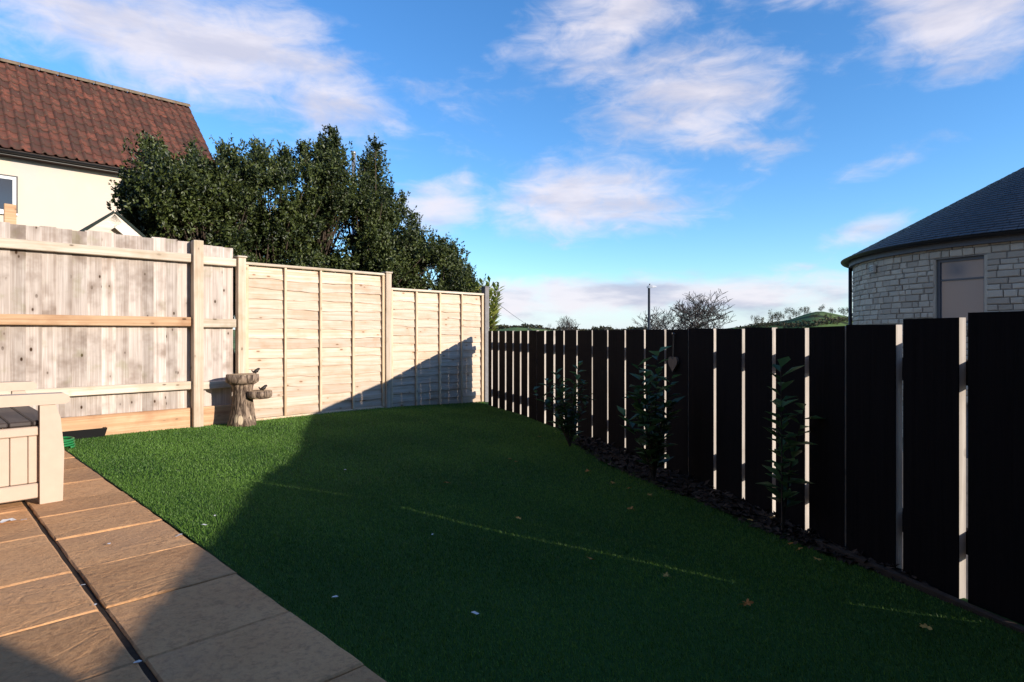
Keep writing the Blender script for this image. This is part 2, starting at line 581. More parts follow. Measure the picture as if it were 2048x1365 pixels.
def slab(a0, a1, b0, b1):
    g = .004; dz = random.uniform(-.003, .003)
    n = 9
    P = []
    ja = [random.uniform(-.002, .002) for _ in range(40)]
    for i in range(n):
        row = []
        for k in range(n):
            uk = (0, .014, .15, .33, .5, .67, .85, .986, 1)
            x = a0 + g + (a1 - a0 - 2 * g) * uk[k]; y = b0 + g + (b1 - b0 - 2 * g) * uk[i]
            e = min(i, k, n - 1 - i, n - 1 - k)
            z = dz + (0 if e else -.005) + random.uniform(-.0012, .0012)
            if k in (0, n - 1): x += ja[i]
            if i in (0, n - 1): y += ja[10 + k]
            row.append((x, y, z))
        P.append(row)
    mb = MB().grid(P)
    rim = [i for i in range(n)] + [i * n + n - 1 for i in range(1, n)] + [(n - 1) * n + i for i in range(n - 2, -1, -1)] + [i * n for i in range(n - 2, 0, -1)]
    o = len(mb.v)
    mb.v += [(mb.v[i][0], mb.v[i][1], -.02) for i in rim]
    for j in range(len(rim)):
        j2 = (j + 1) % len(rim)
        mb.f.append((rim[j], o + j, o + j2, rim[j2])); mb.mi.append(0)
    mb.build('slab', slab_m, patio, False)
rows_r = [.63, 1.13, 1.63, 2.13, 2.63, 3.135, 3.66, 4.16, 4.5, 5.0, 5.5, 6.0, 6.5]
rows_l = [.63, 1.13, 1.63, 2.13, 2.63, 3.13, 3.8, 4.42, 5.05, 5.7, 6.3]
for i in range(len(rows_r) - 1): slab(.525, 1.0, rows_r[i], rows_r[i + 1])
for i in range(len(rows_l) - 1):
    slab(-.12, .514, rows_l[i], rows_l[i + 1])
    slab(-.75, -.12, rows_l[i], rows_l[i + 1])

# ------------------------------------------------------------------ pale fences
pale_v = wood_mat('weathered_board', (0.41, 0.345, 0.30), (0.62, 0.55, 0.50), (0.22, 0.165, 0.13), 'z', knots=1.0, wear=.85, objvar=.42, algae=.3)
pale_h = wood_mat('weathered_rail', (0.52, 0.43, 0.33), (0.69, 0.61, 0.51), (0.40, 0.30, 0.20), 'x', knots=.7, algae=.25)
warm_h = wood_mat('warm_rail', (0.48, 0.29, 0.16), (0.62, 0.43, 0.27), (0.30, 0.14, 0.07), 'x', knots=.8)
post_m = wood_mat('pale_post', (0.50, 0.39, 0.29), (0.68, 0.58, 0.46), (0.36, 0.26, 0.17), 'z', knots=.7, algae=.2)
lap_m = wood_mat('lap_slat', (0.54, 0.41, 0.30), (0.66, 0.56, 0.47), (0.46, 0.31, 0.19), 'x', knots=.8, objvar=.26, kc=(.22, .11, .05))
lap_frame = wood_mat('lap_batten', (0.60, 0.45, 0.29), (0.78, 0.65, 0.47), (0.45, 0.29, 0.17), 'z', knots=.4)

# a of the fence stations
a_post1, _ = ray_ab(396, A_B - .05)
a_post2, _ = ray_ab(481, A_B)
a_lap1, _ = ray_ab(774, A_B)
a_corner, _ = ray_ab(966, A_B)

fo = ab(a_post1, A_B)
cb_f = thing('closeboard_fence', fo, 'tall weathered closeboard fence with three rails behind the storage bench', 'fence', rz=R(45))
def la(a): return a - a_post1
# boards, front face at b = A_B + .045 (local y .045)
x = la(a_post2) - .07
i = 0
edges = []
while x > -5.2:
    wd = random.uniform(.105, .125)
    if i == 0: wd = .11
    top = 2.0 + random.uniform(-.008, .008) - (.025 if x > .02 else 0)
    t1, t2 = .022, .009
    mb = MB()
    y0 = .045
    z0 = .20 + random.uniform(-.02, .01)
    ov = .014
    mb.add([(x - wd - ov, y0 + .004, z0), (x, y0 + .004 - .012, z0), (x, y0 + .03, z0), (x - wd - ov, y0 + .03, z0),
            (x - wd - ov, y0 + .004, top), (x, y0 + .004 - .012, top), (x, y0 + .03, top), (x - wd - ov, y0 + .03, top)],
           [(0, 1, 5, 4), (1, 2, 6, 5), (2, 3, 7, 6), (3, 0, 4, 7), (4, 5, 6, 7), (3, 2, 1, 0)])
    mb.build('board', pale_v, cb_f)
    x -= wd
    i += 1
for (za, zb, m) in ((1.768, 1.857, pale_h), (1.08, 1.178, warm_h), (.405, .49, pale_h)):
    MB().box(-5.2, -.052, -.028, .028, za, zb, .006).build('rail', m, cb_f)
    MB().box(.052, la(a_post2) - .055, -.028, .028, za - .01, zb - .012, .006).build('rail', pale_h, cb_f)
MB().box(-5.2, -.052, -.012, .03, -.03, .205, .004).build('gravel_board', warm_h, cb_f)
MB().box(.052, la(a_post2) - .055, -.012, .03, -.04, .205, .004).build('gravel_board', warm_h, cb_f)
MB().box(-.05, .05, -.075, .03, -.1, 2.005, .005).build('post', post_m, cb_f)
MB().box(-3.05, -2.95, -.075, .03, -.1, 2.005, .005).build('post', post_m, cb_f)

def lap_panel(name, a0, a1, ztop, zbot, post_at, post_top, label, nslat, pl=True):
    o = ab(a0, A_B)
    th = thing(name, o, label, 'fence panel', 'lap fence panels', R(45))
    W = a1 - a0
    # overlapping slats, each leaning outward at its lower, wavy edge
    ph = (ztop - .03 - zbot) / nslat
    for k in range(nslat):
        zt = ztop - .015 - k * ph
        zb = zt - ph * 1.18
        n = 28
        f1, f2, f3 = (random.uniform(0, 6.3) for _ in range(3))
        am = random.uniform(.004, .012)
        rows = [[], [], [], []]
        for q in range(n + 1):
            xx = .006 + (W - .012) * q / n
            wv_ = am * math.sin(xx * 4.5 + f1) + .005 * math.sin(xx * 11 + f2) + .0025 * math.sin(xx * 29 + f3)
            zl = max(zb + wv_, zbot + .004)
            bow = .003 * math.sin(xx * 6 + f2)
            rows[0].append((xx, .020 + bow, zt)); rows[1].append((xx, .004 + bow, zl))
            rows[2].append((xx, .013 + bow, zl)); rows[3].append((xx, .029 + bow, zt))
        MB().grid(rows).build('slat', lap_m, th, False)
    nb = 5
    for k in range(nb):
        xx = .02 + (W - .04) * k / (nb - 1)
        hw = .018 if k in (0, nb - 1) else .014
        MB().box(xx - hw, xx + hw, -.022, .003, zbot, ztop - .002, .003).build('batten', lap_frame, th)
    MB().box(0, W, -.026, .034, ztop, ztop + .03, .004).build('top_cap', pale_h, th)
    MB().box(0, W, -.018, .03, zbot - .035, zbot, .003).build('bottom_rail', lap_frame, th)
    pp = post_at - a0
    MB().box(pp - .043, pp + .043, -.05, .045, -.15, post_top, .004).build('post', post_m, th)
    MB().box(pp - .055, pp + .055, -.062, .057, post_top, post_top + .022, .006).build('post_cap', pale_h, th)
    return th
lap_panel('lap_fence_panel', a_post2 + .046, a_lap1 - .046, 1.79, .02, a_post2, 1.86, 'taller pale lap fence panel right beside the log birdbath', 15)
lap_panel('lap_fence_panel', a_lap1 + .046, a_corner, 1.60, -.06, a_lap1, 1.82, 'lower pale lap fence panel at the corner crossed by a diagonal shadow', 14)
grey_post = simple_mat('grey_post', (0.20, 0.19, 0.19), 0.8, .2, 25, bstr=.3)
cp = thing('corner_post', ab(a_corner + .05, A_B, -.15), 'grey square corner post where the pale and black fences meet', 'post', rz=R(45))
MB().box(-.043, .043, -.045, .05, 0, 1.88, .005).build('shaft', grey_post, cp)
MB().box(-.043, .043, -.045, .05, 1.881, 1.895, .005).build('top_cap', grey_post, cp)

# ------------------------------------------------------------------ black board fence
black_m, t, b = new_mat('black_stain', 0.85, 0.08)
v, rnd = obj_coords(t)
g = t.noise(t.mapping(v, (45, 45, 1.5)), 1, 6, .65, .5)
c = t.mix(g, (0.003, 0.0025, 0.003), (0.017, 0.013, 0.013))
c = t.mix(t.ramp(t.voronoi(t.mapping(v, (8, 8, 4)), 1.0), .04, .12, .7, 0), c, (0.006, 0.005, 0.005))
t.put(b.inputs['Base Color'], c); bump(t, b, g, .5, .004)
edge_m = wood_mat('raw_edge', (0.46, 0.41, 0.37), (0.64, 0.59, 0.53), (0.33, 0.28, 0.24), 'z', knots=.3)
raw_m = wood_mat('raw_post', (0.30, 0.19, 0.10), (0.46, 0.31, 0.17), (0.20, 0.11, 0.06), 'z', knots=.6)
bf = thing('black_fence', (BL[1].x, BL[1].y, 0), 'low black stained board fence with gaps along the right side', 'fence')
bo = Vector((BL[1].x, BL[1].y, 0))
GAPS = [975.5, 984, 997, 1011, 1026, 1041, 1056, -1073, 1090, 1108.5, 1128, 1154, 1184, 1215, 1250, 1289, 1330, -1376, 1429, 1486, 1547, 1613, -1690, 1798, 1926, 2085]
def top_px(x):
    return np.interp(x, [972, 1073, 1376, 1380, 1600, 1650, 1690, 1700, 1790, 1800, 1925, 1935, 2050], [663, 662, 659, 658, 655.5, 654, 653, 649, 648, 637, 635, 626, 622])
TH = .042
def fence_board(p0, p1, ztop, zbot, lean=0.0):
    """upright board between plan points p0 (far) and p1 (near); pale sawn edges"""
    d = (p1 - p0); L = d.length; d = d / L
    nrm = Vector((d.y * -1, d.x))           # outward (+x side)
    if nrm.x < 0: nrm = -nrm
    def P3(s, o, z): 
        q = p0 + d * s + nrm * o
        return (q.x - bo.x, q.y - bo.y, z)
    bv = .003
    vs_ = []
    for z in (zbot, ztop):
        for s, o in ((bv, 0), (L - bv, 0), (L, bv), (L, TH - bv), (L - bv, TH), (bv, TH), (0, TH - bv), (0, bv)):
            zz = z + (lean * (s / L - .5) if z == ztop else 0)
            vs_.append(P3(s, o, zz))
    fs = [(k, (k + 1) % 8, 8 + (k + 1) % 8, 8 + k) for k in range(8)] + [tuple(range(7, -1, -1)), tuple(range(8, 16))]
    mi = [0, 0, 1, 0, 0, 0, 1, 0, 0, 0]
    MB().add(vs_, fs, mi).build('board', [black_m, edge_m], bf)
for i in range(len(GAPS) - 1):
    x0, x1 = abs(GAPS[i]), abs(GAPS[i + 1])
    p0, d0 = b_at(x0); p1, d1 = b_at(x1)
    dd = (p1 - p0).normalized()
    far = p0.y > 6.95
    hg = .0235 if far else .0160
    g0 = .004 if GAPS[i] < 0 else hg
    g1 = .004 if GAPS[i + 1] < 0 else hg
    if GAPS[i] in (1798, 1926): g0 = .0180
    if GAPS[i + 1] in (1798, 1926): g1 = .0180
    if x1 == 1128 or x0 == 1128: 
        if x1 == 1128: g1 = .018
        else: g0 = .018
    p0 = p0 + dd * g0; p1 = p1 - dd * g1
    mid = (p0 + p1) / 2
    zt = 1 + (HOR - top_px((x0 + x1) / 2)) * mid.y / F + random.uniform(-.004, .004)
    zb = float(gz(mid.x - .1, mid.y)) - .03
    fence_board(p0, p1, zt, zb, random.uniform(-.006, .006))
# boards beyond the right edge of the picture, rising towards the house
pE, _ = b_at(2085)
dE = (BL[3] - BL[2]).normalized()
s = 0.03
while (pE + dE * s).y > -0.9:
    q0 = pE + dE * s; q1 = pE + dE * (s + .302)
    fence_board(q0, q1, 1.10 + .02 * s, -.14)
    s += .335
def rail(pxa, pxb, z0, z1, off=TH + .001, dp=.04):
    pa, _ = b_at(pxa); pb, _ = b_at(pxb)
    d = (pb - pa); L = d.length; ang = math.atan2(d.y, d.x)
    M = Matrix.Translation((pa.x - bo.x, pa.y - bo.y, 0)) @ Matrix.Rotation(ang, 4, 'Z')
    MB().box(0, L, off, off + dp, z0, z1, .003, M).build('rail', black_m, bf)
for xa, xb in ((974, 1072), (1074, 1127), (1129, 1375), (1377, 1688), (1692, 2300)):
    rail(xa, xb, .785, .888); rail(xa, xb, .085, .185)
def outer_post(px, off, w_, top, m):
    p, d = b_at(px)
    nrm = Vector((-d.y, d.x)); nrm = nrm if nrm.x > 0 else -nrm
    q = p + nrm * off
    M = Matrix.Translation((q.x - bo.x, q.y - bo.y, 0)) @ Matrix.Rotation(math.atan2(d.y, d.x), 4, 'Z')
    MB().box(-w_ / 2, w_ / 2, -w_ / 2, w_ / 2, -.8, top, .004, M).build('post', m, bf)
outer_post(1073, .125, .09, .98, black_m); outer_post(1376, .125, .09, .98, black_m); outer_post(1690, .125, .09, .98, black_m)
outer_post(1822, .17, .10, .99, raw_m)

# timber edging at the foot of the near boards
pa, _ = b_at(1655); pb, _ = b_at(2300)
d = pb - pa
M = Matrix.Translation((pa.x - .045, pa.y, -.10)) @ Matrix.Rotation(math.atan2(d.y, d.x), 4, 'Z')
te = MB().box(0, d.length, -.03, .0, -.05, .03, .004, M).build('timber_edging', simple_mat('edging', (0.05, 0.035, 0.025), .85, .25, 20, bstr=.4))
tag(te, 'thin brown timber edging at the foot of the black fence', 'edging')

# ------------------------------------------------------------------ unseen house added behind and left to block skylight and shade the patio corner
def build_unseen_house():
    m, t, b = new_mat('brown_brick', 0.9, 0.15)
    tcn = t.node('ShaderNodeTexCoord')
    br = t.node('ShaderNodeTexBrick')
    t.l.new(t.mapping(tcn.outputs['Object'], (1, 1, 1)), br.inputs['Vector'])
    br.inputs['Scale'].default_value = 4.4
    br.inputs['Color1'].default_value = (0.16, 0.085, 0.055, 1); br.inputs['Color2'].default_value = (0.22, 0.12, 0.075, 1); br.inputs['Mortar'].default_value = (0.25, 0.22, 0.18, 1)
    t.l.new(br.outputs[0], b.inputs['Base Color'])
    th = thing('unseen_brick_house', (0, 0, 0), 'unseen brown brick house added behind and beside the patio to shade the foreground', 'house', rz=R(45))
    MB().box(-9, 2.23, -11, -3.93, -.3, 5.4).build('wall', m, th)
    MB().box(-9, -1.35, -3.928, 5.2, -.3, 5.4).build('wall', m, th)
    rm = simple_mat('roof_tile_brown', (0.07, 0.045, 0.035), .9, .2, 3)
    MB().add([(-9.2, -11.2, 5.405), (2.45, -11.2, 5.405), (2.45, -3.7, 5.405), (-9.2, -3.7, 5.405), (-9.2, -7.4, 8.0), (2.45, -7.4, 8.0)], [(0, 1, 5, 4), (2, 3, 4, 5), (0, 4, 3), (1, 2, 5), (0, 3, 2, 1)]).build('roof', rm, th)
    dm = simple_mat('door_grey', (0.08, 0.085, 0.09), .5)
    d = MB().box(-1.348, -1.30, .4, 2.2, -.02, 2.1, .01).build('door', dm, th)
    MB().box(-1.299, -1.29, .5, 1.25, .15, 2.0).build('pane', bpy.data.materials.get('window_glass') or dm, d)
    MB().box(-1.299, -1.29, 1.35, 2.1, .15, 2.0).build('pane', dm, d)
build_unseen_house()

# ------------------------------------------------------------------ left house
render_m, t, b = new_mat('cream_render', 0.9, 0.15)
v, _ = obj_coords(t, False)
c = t.mix(t.noise(v, 1.2, 5), (0.60, 0.50, 0.40), (0.66, 0.56, 0.45))
c = t.mix(t.math('MULTIPLY', t.ramp(t.noise(t.mapping(v, (1, 1, .6)), .8, 6, .6), .52, .6), .75), c, (0.53, 0.48, 0.44))
t.put(b.inputs['Base Color'], c); bump(t, b, t.noise(v, 90, 4), .2, .003)
tile_m, t, b = new_mat('clay_pantile', 0.85, 0.2)
v, rnd = obj_coords(t)
c = t.mix(rnd, (0.070, 0.031, 0.025), (0.175, 0.060, 0.040))
c = t.mix(t.math('MULTIPLY', t.ramp(t.noise(v, 6, 5, .6), .38, .62), .8), c, (0.062, 0.040, 0.030))
c = t.mix(t.math('MULTIPLY', t.ramp(t.noise(v, 14, 4), .66, .74), .6), c, (0.28, 0.24, 0.15))
t.put(b.inputs['Base Color'], c); bump(t, b, t.noise(v, 40, 5), .3, .004)
ridge_m = simple_mat('ridge_tile', (0.18, 0.13, 0.085), .9, .35, 9, bstr=.4)
black_pl = simple_mat('black_plastic', (0.012, 0.012, 0.013), .4, .1, 5)
pane_m, t, b = new_mat('window_glass', 0.04, 0.6)
b.inputs['Base Color'].default_value = (0.06, 0.065, 0.075, 1)
b.inputs['Metallic'].default_value = 0.35
upvc = simple_mat('white_frame', (0.68, 0.68, 0.68), .4, .04, 5)

HE = Vector((-8.45, 18.0, 5.42))          # right end of the eave
house = thing('cream_house', (HE.x, HE.y, -.3), 'cream rendered house with red clay pantile roof behind the pale fence', 'house', rz=R(45))
hz = .3                                     # local z of world 0
HD, RH, HL = 3.18, 3.10, 9.6                # half depth, roof rise, length
MB().box(-HL, -.25, .28, 2 * HD - .28, 0, 5.30 + hz).build('wall', render_m, house)
slope = math.atan2(RH, HD); SL = math.hypot(RH, HD)
rf = MB()
rf.add([(-HL, .02, 5.37 + hz), (-.03, .02, 5.37 + hz), (-.03, HD, 5.37 + RH + hz), (-HL, HD, 5.37 + RH + hz), (-.03, 2 * HD, 5.37 + hz), (-HL, 2 * HD, 5.37 + hz),
        (-HL, .06, 5.25 + hz), (-.03, .06, 5.25 + hz), (-.03, 2 * HD, 5.25 + hz), (-HL, 2 * HD, 5.25 + hz)],
       [(0, 1, 2, 3), (3, 2, 4, 5), (0, 6, 7, 1), (6, 9, 8, 7), (1, 7, 8, 4, 2), (5, 9, 6, 0, 3), (5, 4, 8, 9)])
roof = rf.build('roof', simple_mat('roof_felt', (0.05, 0.03, 0.025), .9), house)
NR, CW = 12, .213
rowl = SL / NR
def tile_mesh_into(mb, M):
    prof = [(-.02, .018), (.010, .058), (.045, .064), (.075, .022), (.115, .010), (.16, .010), (.20, .020), (.222, .036)]
    rows = []
    for (yy, dz, ins) in ((0, .028, 0), (rowl * 1.04, .002, 0)):
        rows.append([tuple(M @ Vector((x_, yy, z_ + dz))) for x_, z_ in prof])
    lip = [tuple(M @ Vector((x_, 0, z_ + .006))) for x_, z_ in prof]
    mb.grid([lip] + rows)
tm = MB(); tile_mesh_into(tm, Matrix.Identity(4))
tile_me = tm.mesh('tile', tile_m, True)
Msl = Matrix.Rotation(slope, 4, 'X')
rest = MB()
cnt = 0
for c_ in range(int(HL / CW)):
    for r_ in range(NR):
        x_ = -.03 - (c_ + 1) * CW
        dy = r_ * rowl
        M = Matrix.Translation((x_, .0 + dy * math.cos(slope), 5.385 + hz + dy * math.sin(slope))) @ Msl @ Matrix.Rotation(random.uniform(-.012, .012), 4, 'Z') @ Matrix.Translation((0, 0, random.uniform(-.004, .004)))
        if c_ < 25:
            o = link('tile', tile_me, roof); o.matrix_local = M; cnt += 1
        else:
            tile_mesh_into(rest, M)
tag(rest.build('tiles', tile_m, roof, True), kind='stuff')
for k in range(22):
    x1 = -k * .44
    mb = MB()
    pts = []
    for xx in (x1, x1 - .43):
        pts.append([(xx, HD + .14 * math.cos(a_), 5.40 + RH + hz - .02 + .13 * math.sin(a_)) for a_ in [math.pi * q / 6 for q in range(7)]])
    mb.grid(pts); mb.build('ridge_tile', ridge_m, roof, True)
MB().box(-HL, .02, -.02, .005, 5.24 + hz, 5.36 + hz).build('fascia', black_pl, house)
mb = MB(); rows = []
for xx in (-HL, .03):
    rows.append([(xx, -.08 + .06 * math.cos(a_), 5.33 + hz + .06 * math.sin(a_)) for a_ in [math.pi + math.pi * q / 6 for q in range(7)]])
mb.grid(rows); gut = mb.build('gutter', black_pl, house, True)
# window at the left edge of the picture
def house_pt(px, py):
    """local x, z on the wall plane for a photo pixel"""
    k = (px - 1024) / F
    o = HE + E2 * .28
    # o + u*E1 : X/Y = k
    u = (k * o.y - o.x) / (E1.x - k * E1.y)
    Y = o.y + u * E1.y
    return u, zpx(py, Y) + hz
u1, zt_ = house_pt(32, 356); _, zb_ = house_pt(32, 428)
hw = MB(); hw.box(u1 - 1.2, u1, .235, .279, zb_, zt_)
win = hw.build('window', upvc, house)
MB().box(u1 - 1.13, u1 - .07, .222, .234, zb_ + .07, zt_ - .07).build('pane', pane_m, win)
MB().box(u1 - 1.25, u1 + .03, .20, .278, zb_ - .05, zb_ - .004).build('sill', upvc, win)
MB().box(u1 + .002, u1 + .03, .225, .279, zb_, zt_ + .03).build('trim', black_pl, win)
MB().box(u1 - 1.2, u1 + .0, .225, .279, zt_ + .002, zt_ + .03).build('trim', black_pl, win)

# ------------------------------------------------------------------ small gabled playhouse behind the fence
ph_white = wood_mat('flaking_paint', (0.62, 0.56, 0.47), (0.80, 0.75, 0.66), (0.48, 0.38, 0.28), 'x', knots=.2)
felt = simple_mat('green_felt', (0.02, 0.03, 0.025), .9, .2, 20)
PB = A_B + .42
a0, Y0 = ray_ab(226, PB)
pk = zpx(428, Y0)
aL, YL = ray_ab(130, PB); aR, YR = ray_ab(318, PB)
zl_ = zpx(455, YL)
shed = thing('garden_shed', ab(a0, PB, -.2), 'small garden shed gable with flaking white bargeboards peeping over the fence', 'shed', rz=R(45))
pz = pk + .2; wz = pz - .36
hwid = (aR - aL) / 2 * .98
mb = MB()
mb.add([(-hwid + .12, 0, 0), (hwid - .12, 0, 0), (hwid - .12, 0, wz), (0, 0, pz - .07), (-hwid + .12, 0, wz), (-hwid + .12, 1.4, 0), (hwid - .12, 1.4, 0), (hwid - .12, 1.4, wz), (0, 1.4, pz - .07), (-hwid + .12, 1.4, wz)],
       [(0, 1, 2, 3, 4), (5, 9, 8, 7, 6), (0, 4, 9, 5), (1, 6, 7, 2)])
mb.build('wall', ph_white, shed)
for sgn in (-1, 1):
    ang = math.atan2(pz - wz, hwid)
    Ls = math.hypot(pz - wz, hwid)
    M = Matrix.Translation((0, 0, pz)) @ Matrix.Scale(sgn, 4, (1, 0, 0)) @ Matrix.Rotation(ang, 4, 'Y')
    MB().box(0, Ls + .03, -.09, 1.5, 0.0, .022, 0, M).build('roof_sheet', felt, shed)
    MB().box(.01, Ls, -.075, -.045, -.115, -.003, 0, M).build('bargeboard', ph_white, shed)
MB().box(-hwid * .55, hwid * .55, -.03, -.002, pz - .30, pz - .27).build('gable_rail', ph_white, shed)
st_a, stY = ray_ab(20, A_B + .25)
so = MB().box(-.045, .045, -.02, .02, 0, zpx(409, stY) + .2, .004).build('timber_stake', warm_h)
so.location = ab(st_a, A_B + .25, -.2); so.rotation_euler = (0, 0, R(45))
tag(so, 'orange timber stake rising behind the fence below the house window', 'stake')

# ------------------------------------------------------------------ evergreen shrub behind the fences
bark_m = simple_mat('bark', (0.075, 0.055, 0.040), .95, .35, 30, bstr=.6)
shrub_leaf = leaf_mat('shrub_leaf', (0.011, 0.021, 0.007), (0.098, 0.125, 0.030), .45, .10)
def build_shrub():
    SB = A_B + 1.25
    root_a, _ = ray_ab(640, SB)
    root = ab(root_a, SB, -.3)
    th = thing('evergreen_shrub', root, 'large dark green evergreen shrub with small leaves towering over the pale fences', 'shrub')
    outline = [(252, 352), (285, 330), (300, 290), (330, 305), (352, 318), (385, 302), (420, 305), (455, 300), (490, 312), (510, 297), (545, 312), (573, 306), (590, 345), (607, 300), (630, 308), (648, 290), (662, 270), (678, 300), (700, 325), (722, 335), (735, 300), (750, 295),
               (742, 345), (735, 365), (745, 392), (775, 388), (800, 395), (826, 430), (833, 465), (850, 490), (880, 486), (903, 500), (915, 520), (932, 540), (948, 565), (262, 400), (275, 440), (262, 380), (300, 360), (310, 460)]
    tips = []
    ox = [p[0] for p in outline[:35]]; oy = [p[1] for p in outline[:35]]
    peaks = [(300, 282), (318, 300), (385, 300), (455, 296), (468, 310), (512, 292), (522, 310), (573, 302), (563, 318), (609, 291), (645, 290), (662, 260), (668, 285), (655, 290), (749, 287), (742, 335), (732, 320), (775, 386), (800, 393), (826, 428), (833, 462), (880, 481), (905, 497), (932, 537), (256, 350), (268, 368), (262, 398), (278, 440), (300, 360), (310, 455), (292, 420)]
    for (px, py) in peaks:
        for rep in range(4):
            bb = SB + rng.uniform(-.35, .5)
            a_, Y_ = ray_ab(px + rng.uniform(-4, 4), bb)
            tips.append((ab(a_, bb, zpx(py + 14 + rep * 15, Y_)), .045 + .028 * rep))
    top_at = lambda px: np.interp(px, sorted(ox), [y for _, y in sorted(zip(ox, oy))])
    n = 0
    while n < 760:
        px = rng.uniform(262, 950); lo = 640 if px > 430 else (470 if px > 330 else 440)
        ty = top_at(px) + (50 if px < 800 else 22)
        if px > 770: lo = 660
        if ty > lo: continue
        if px < 300: continue
        py = rng.uniform(ty, lo)
        if math.sin(px * .043 + 1.3 * math.sin(py * .03)) + math.sin(py * .05 + px * .017) + rng.uniform(-.8, .8) < -.75: continue
        bb = SB + rng.uniform(-.95, .75)
        a_, Y_ = ray_ab(px, bb)
        z_ = zpx(py, Y_)
        if bb < A_B + .40: continue
        tips.append((ab(a_, bb, z_), rng.uniform(.13, .24))); n += 1
    # limbs
    wood = MB()
    trunks = []
    for fx in (430, 540, 640, 730, 830, 905):
        a_, _ = ray_ab(fx, SB)
        pb_ = ab(a_ * .6 + root_a * .4, SB, -.3) - root
        pm = ab(a_, SB + rng.uniform(-.1, .2), 1.3 if fx < 800 else .9) - root
        wood.tube([pb_, pb_.lerp(pm, .5) + Vector(rng.normal(0, .04, 3)), pm], [.085, .06, .045], 7)
        trunks.append(pm)
    for p, rad in tips:
        q = Vector(p) - root
        s_ = min(trunks, key=lambda k: (k - q).length)
        m_ = s_.lerp(q, .5) + Vector((0, 0, .08)) + Vector(rng.normal(0, .05, 3))
        wood.tube([s_, m_, q], [.020, .012, .005], 4, False)
    wood.build('trunk', bark_m, th, True)
    # shoots with leaves
    Ps, Ds, Ns, Ls, Ts = [], [], [], [], []
    for p, rad in tips:
        ns = int(12 + rad * 75)
        clump_t = rng.uniform(-.25, .28)
        for k in range(ns):
            c0 = np.array(p) - np.array(root) + rng.normal(size=3) * rad * np.array([.55, .55, .45])
            out = np.array([rng.normal() * .42, rng.normal() * .42 - .1, rng.uniform(.5, 1.3)])
            out /= np.linalg.norm(out)
            Lsh = rng.uniform(.10, .24)
            m = 15
            tt = np.sort(rng.uniform(.05, 1.0, m))
            pos = c0 + out * (tt[:, None] * Lsh)
            rd = rand_dirs(m)
            dd = rd + out * .75
            Ps.append(pos); Ds.append(dd); Ns.append(rand_dirs(m) + np.array([0, 0, .4]))
            Ls.append(rng.uniform(.032, .058, m)); Ts.append(np.clip(rng.normal(.42 + clump_t, .25, m), 0, 1))
    for k in range(170):                     # long upright shoots breaking the outline
        px, py = peaks[k % len(peaks)]; px = px + rng.normal(0, 7); bb = SB + rng.uniform(-.3, .4)
        a_, Y_ = ray_ab(px, bb)
        c0 = np.array(ab(a_, bb, zpx(py + rng.uniform(4, 50), Y_)) - root) - np.array([0, 0, .18])
        out = np.array([rng.normal() * .28, rng.normal() * .2, 1.0]); out /= np.linalg.norm(out)
        m = 42
        tt = np.linspace(0, 1, m)
        Ps.append(c0 + out * (tt[:, None] * rng.uniform(.26, .42)) + rng.normal(size=(m, 3)) * .014 * (1 - tt[:, None]))
        Ds.append(rand_dirs(m) + out * .9); Ns.append(rand_dirs(m)); Ls.append(rng.uniform(.03, .05, m) * (1.15 - .4 * tt)); Ts.append(np.clip(rng.normal(.45, .25, m), 0, 1))
    Pn = np.concatenate(Ps)
    L_ = np.concatenate(Ls); Dn = np.concatenate(Ds); Nn = np.concatenate(Ns); Tn = np.concatenate(Ts)
    keep = ((Pn[:, 1] + root.y) - (Pn[:, 0] + root.x)) * .70710678 > A_B + .12
    keep |= Pn[:, 2] + root.z > 2.1
    Pn, L_, Dn, Nn, Tn = Pn[keep], L_[keep], Dn[keep], Nn[keep], Tn[keep]
    me = leaves_mesh('crown', Pn, Dn, Nn, L_, L_ * .52, shrub_leaf, .2, Tn)
    link('crown', me, th)
build_shrub()

# steel flue behind the shrub
steel = simple_mat('flue_steel', (0.42, 0.41, 0.40), .35, .1, 8, metal=.7)
fp, fY = ray_ab(707, A_B + 2.6)
fl = thing('metal_flue', ab(fp, A_B + 2.6, -.3), 'slim steel flue pipe poking up between the shrub tops', 'flue')
ft = zpx(304, fY) + .3
MB().lathe([(.036, 0), (.036, ft - .05)], 12).build('pipe', steel, fl, True)
MB().lathe([(.044, ft - .049), (.044, ft), (.02, ft + .012)], 12).build('cowl', steel, fl, True)

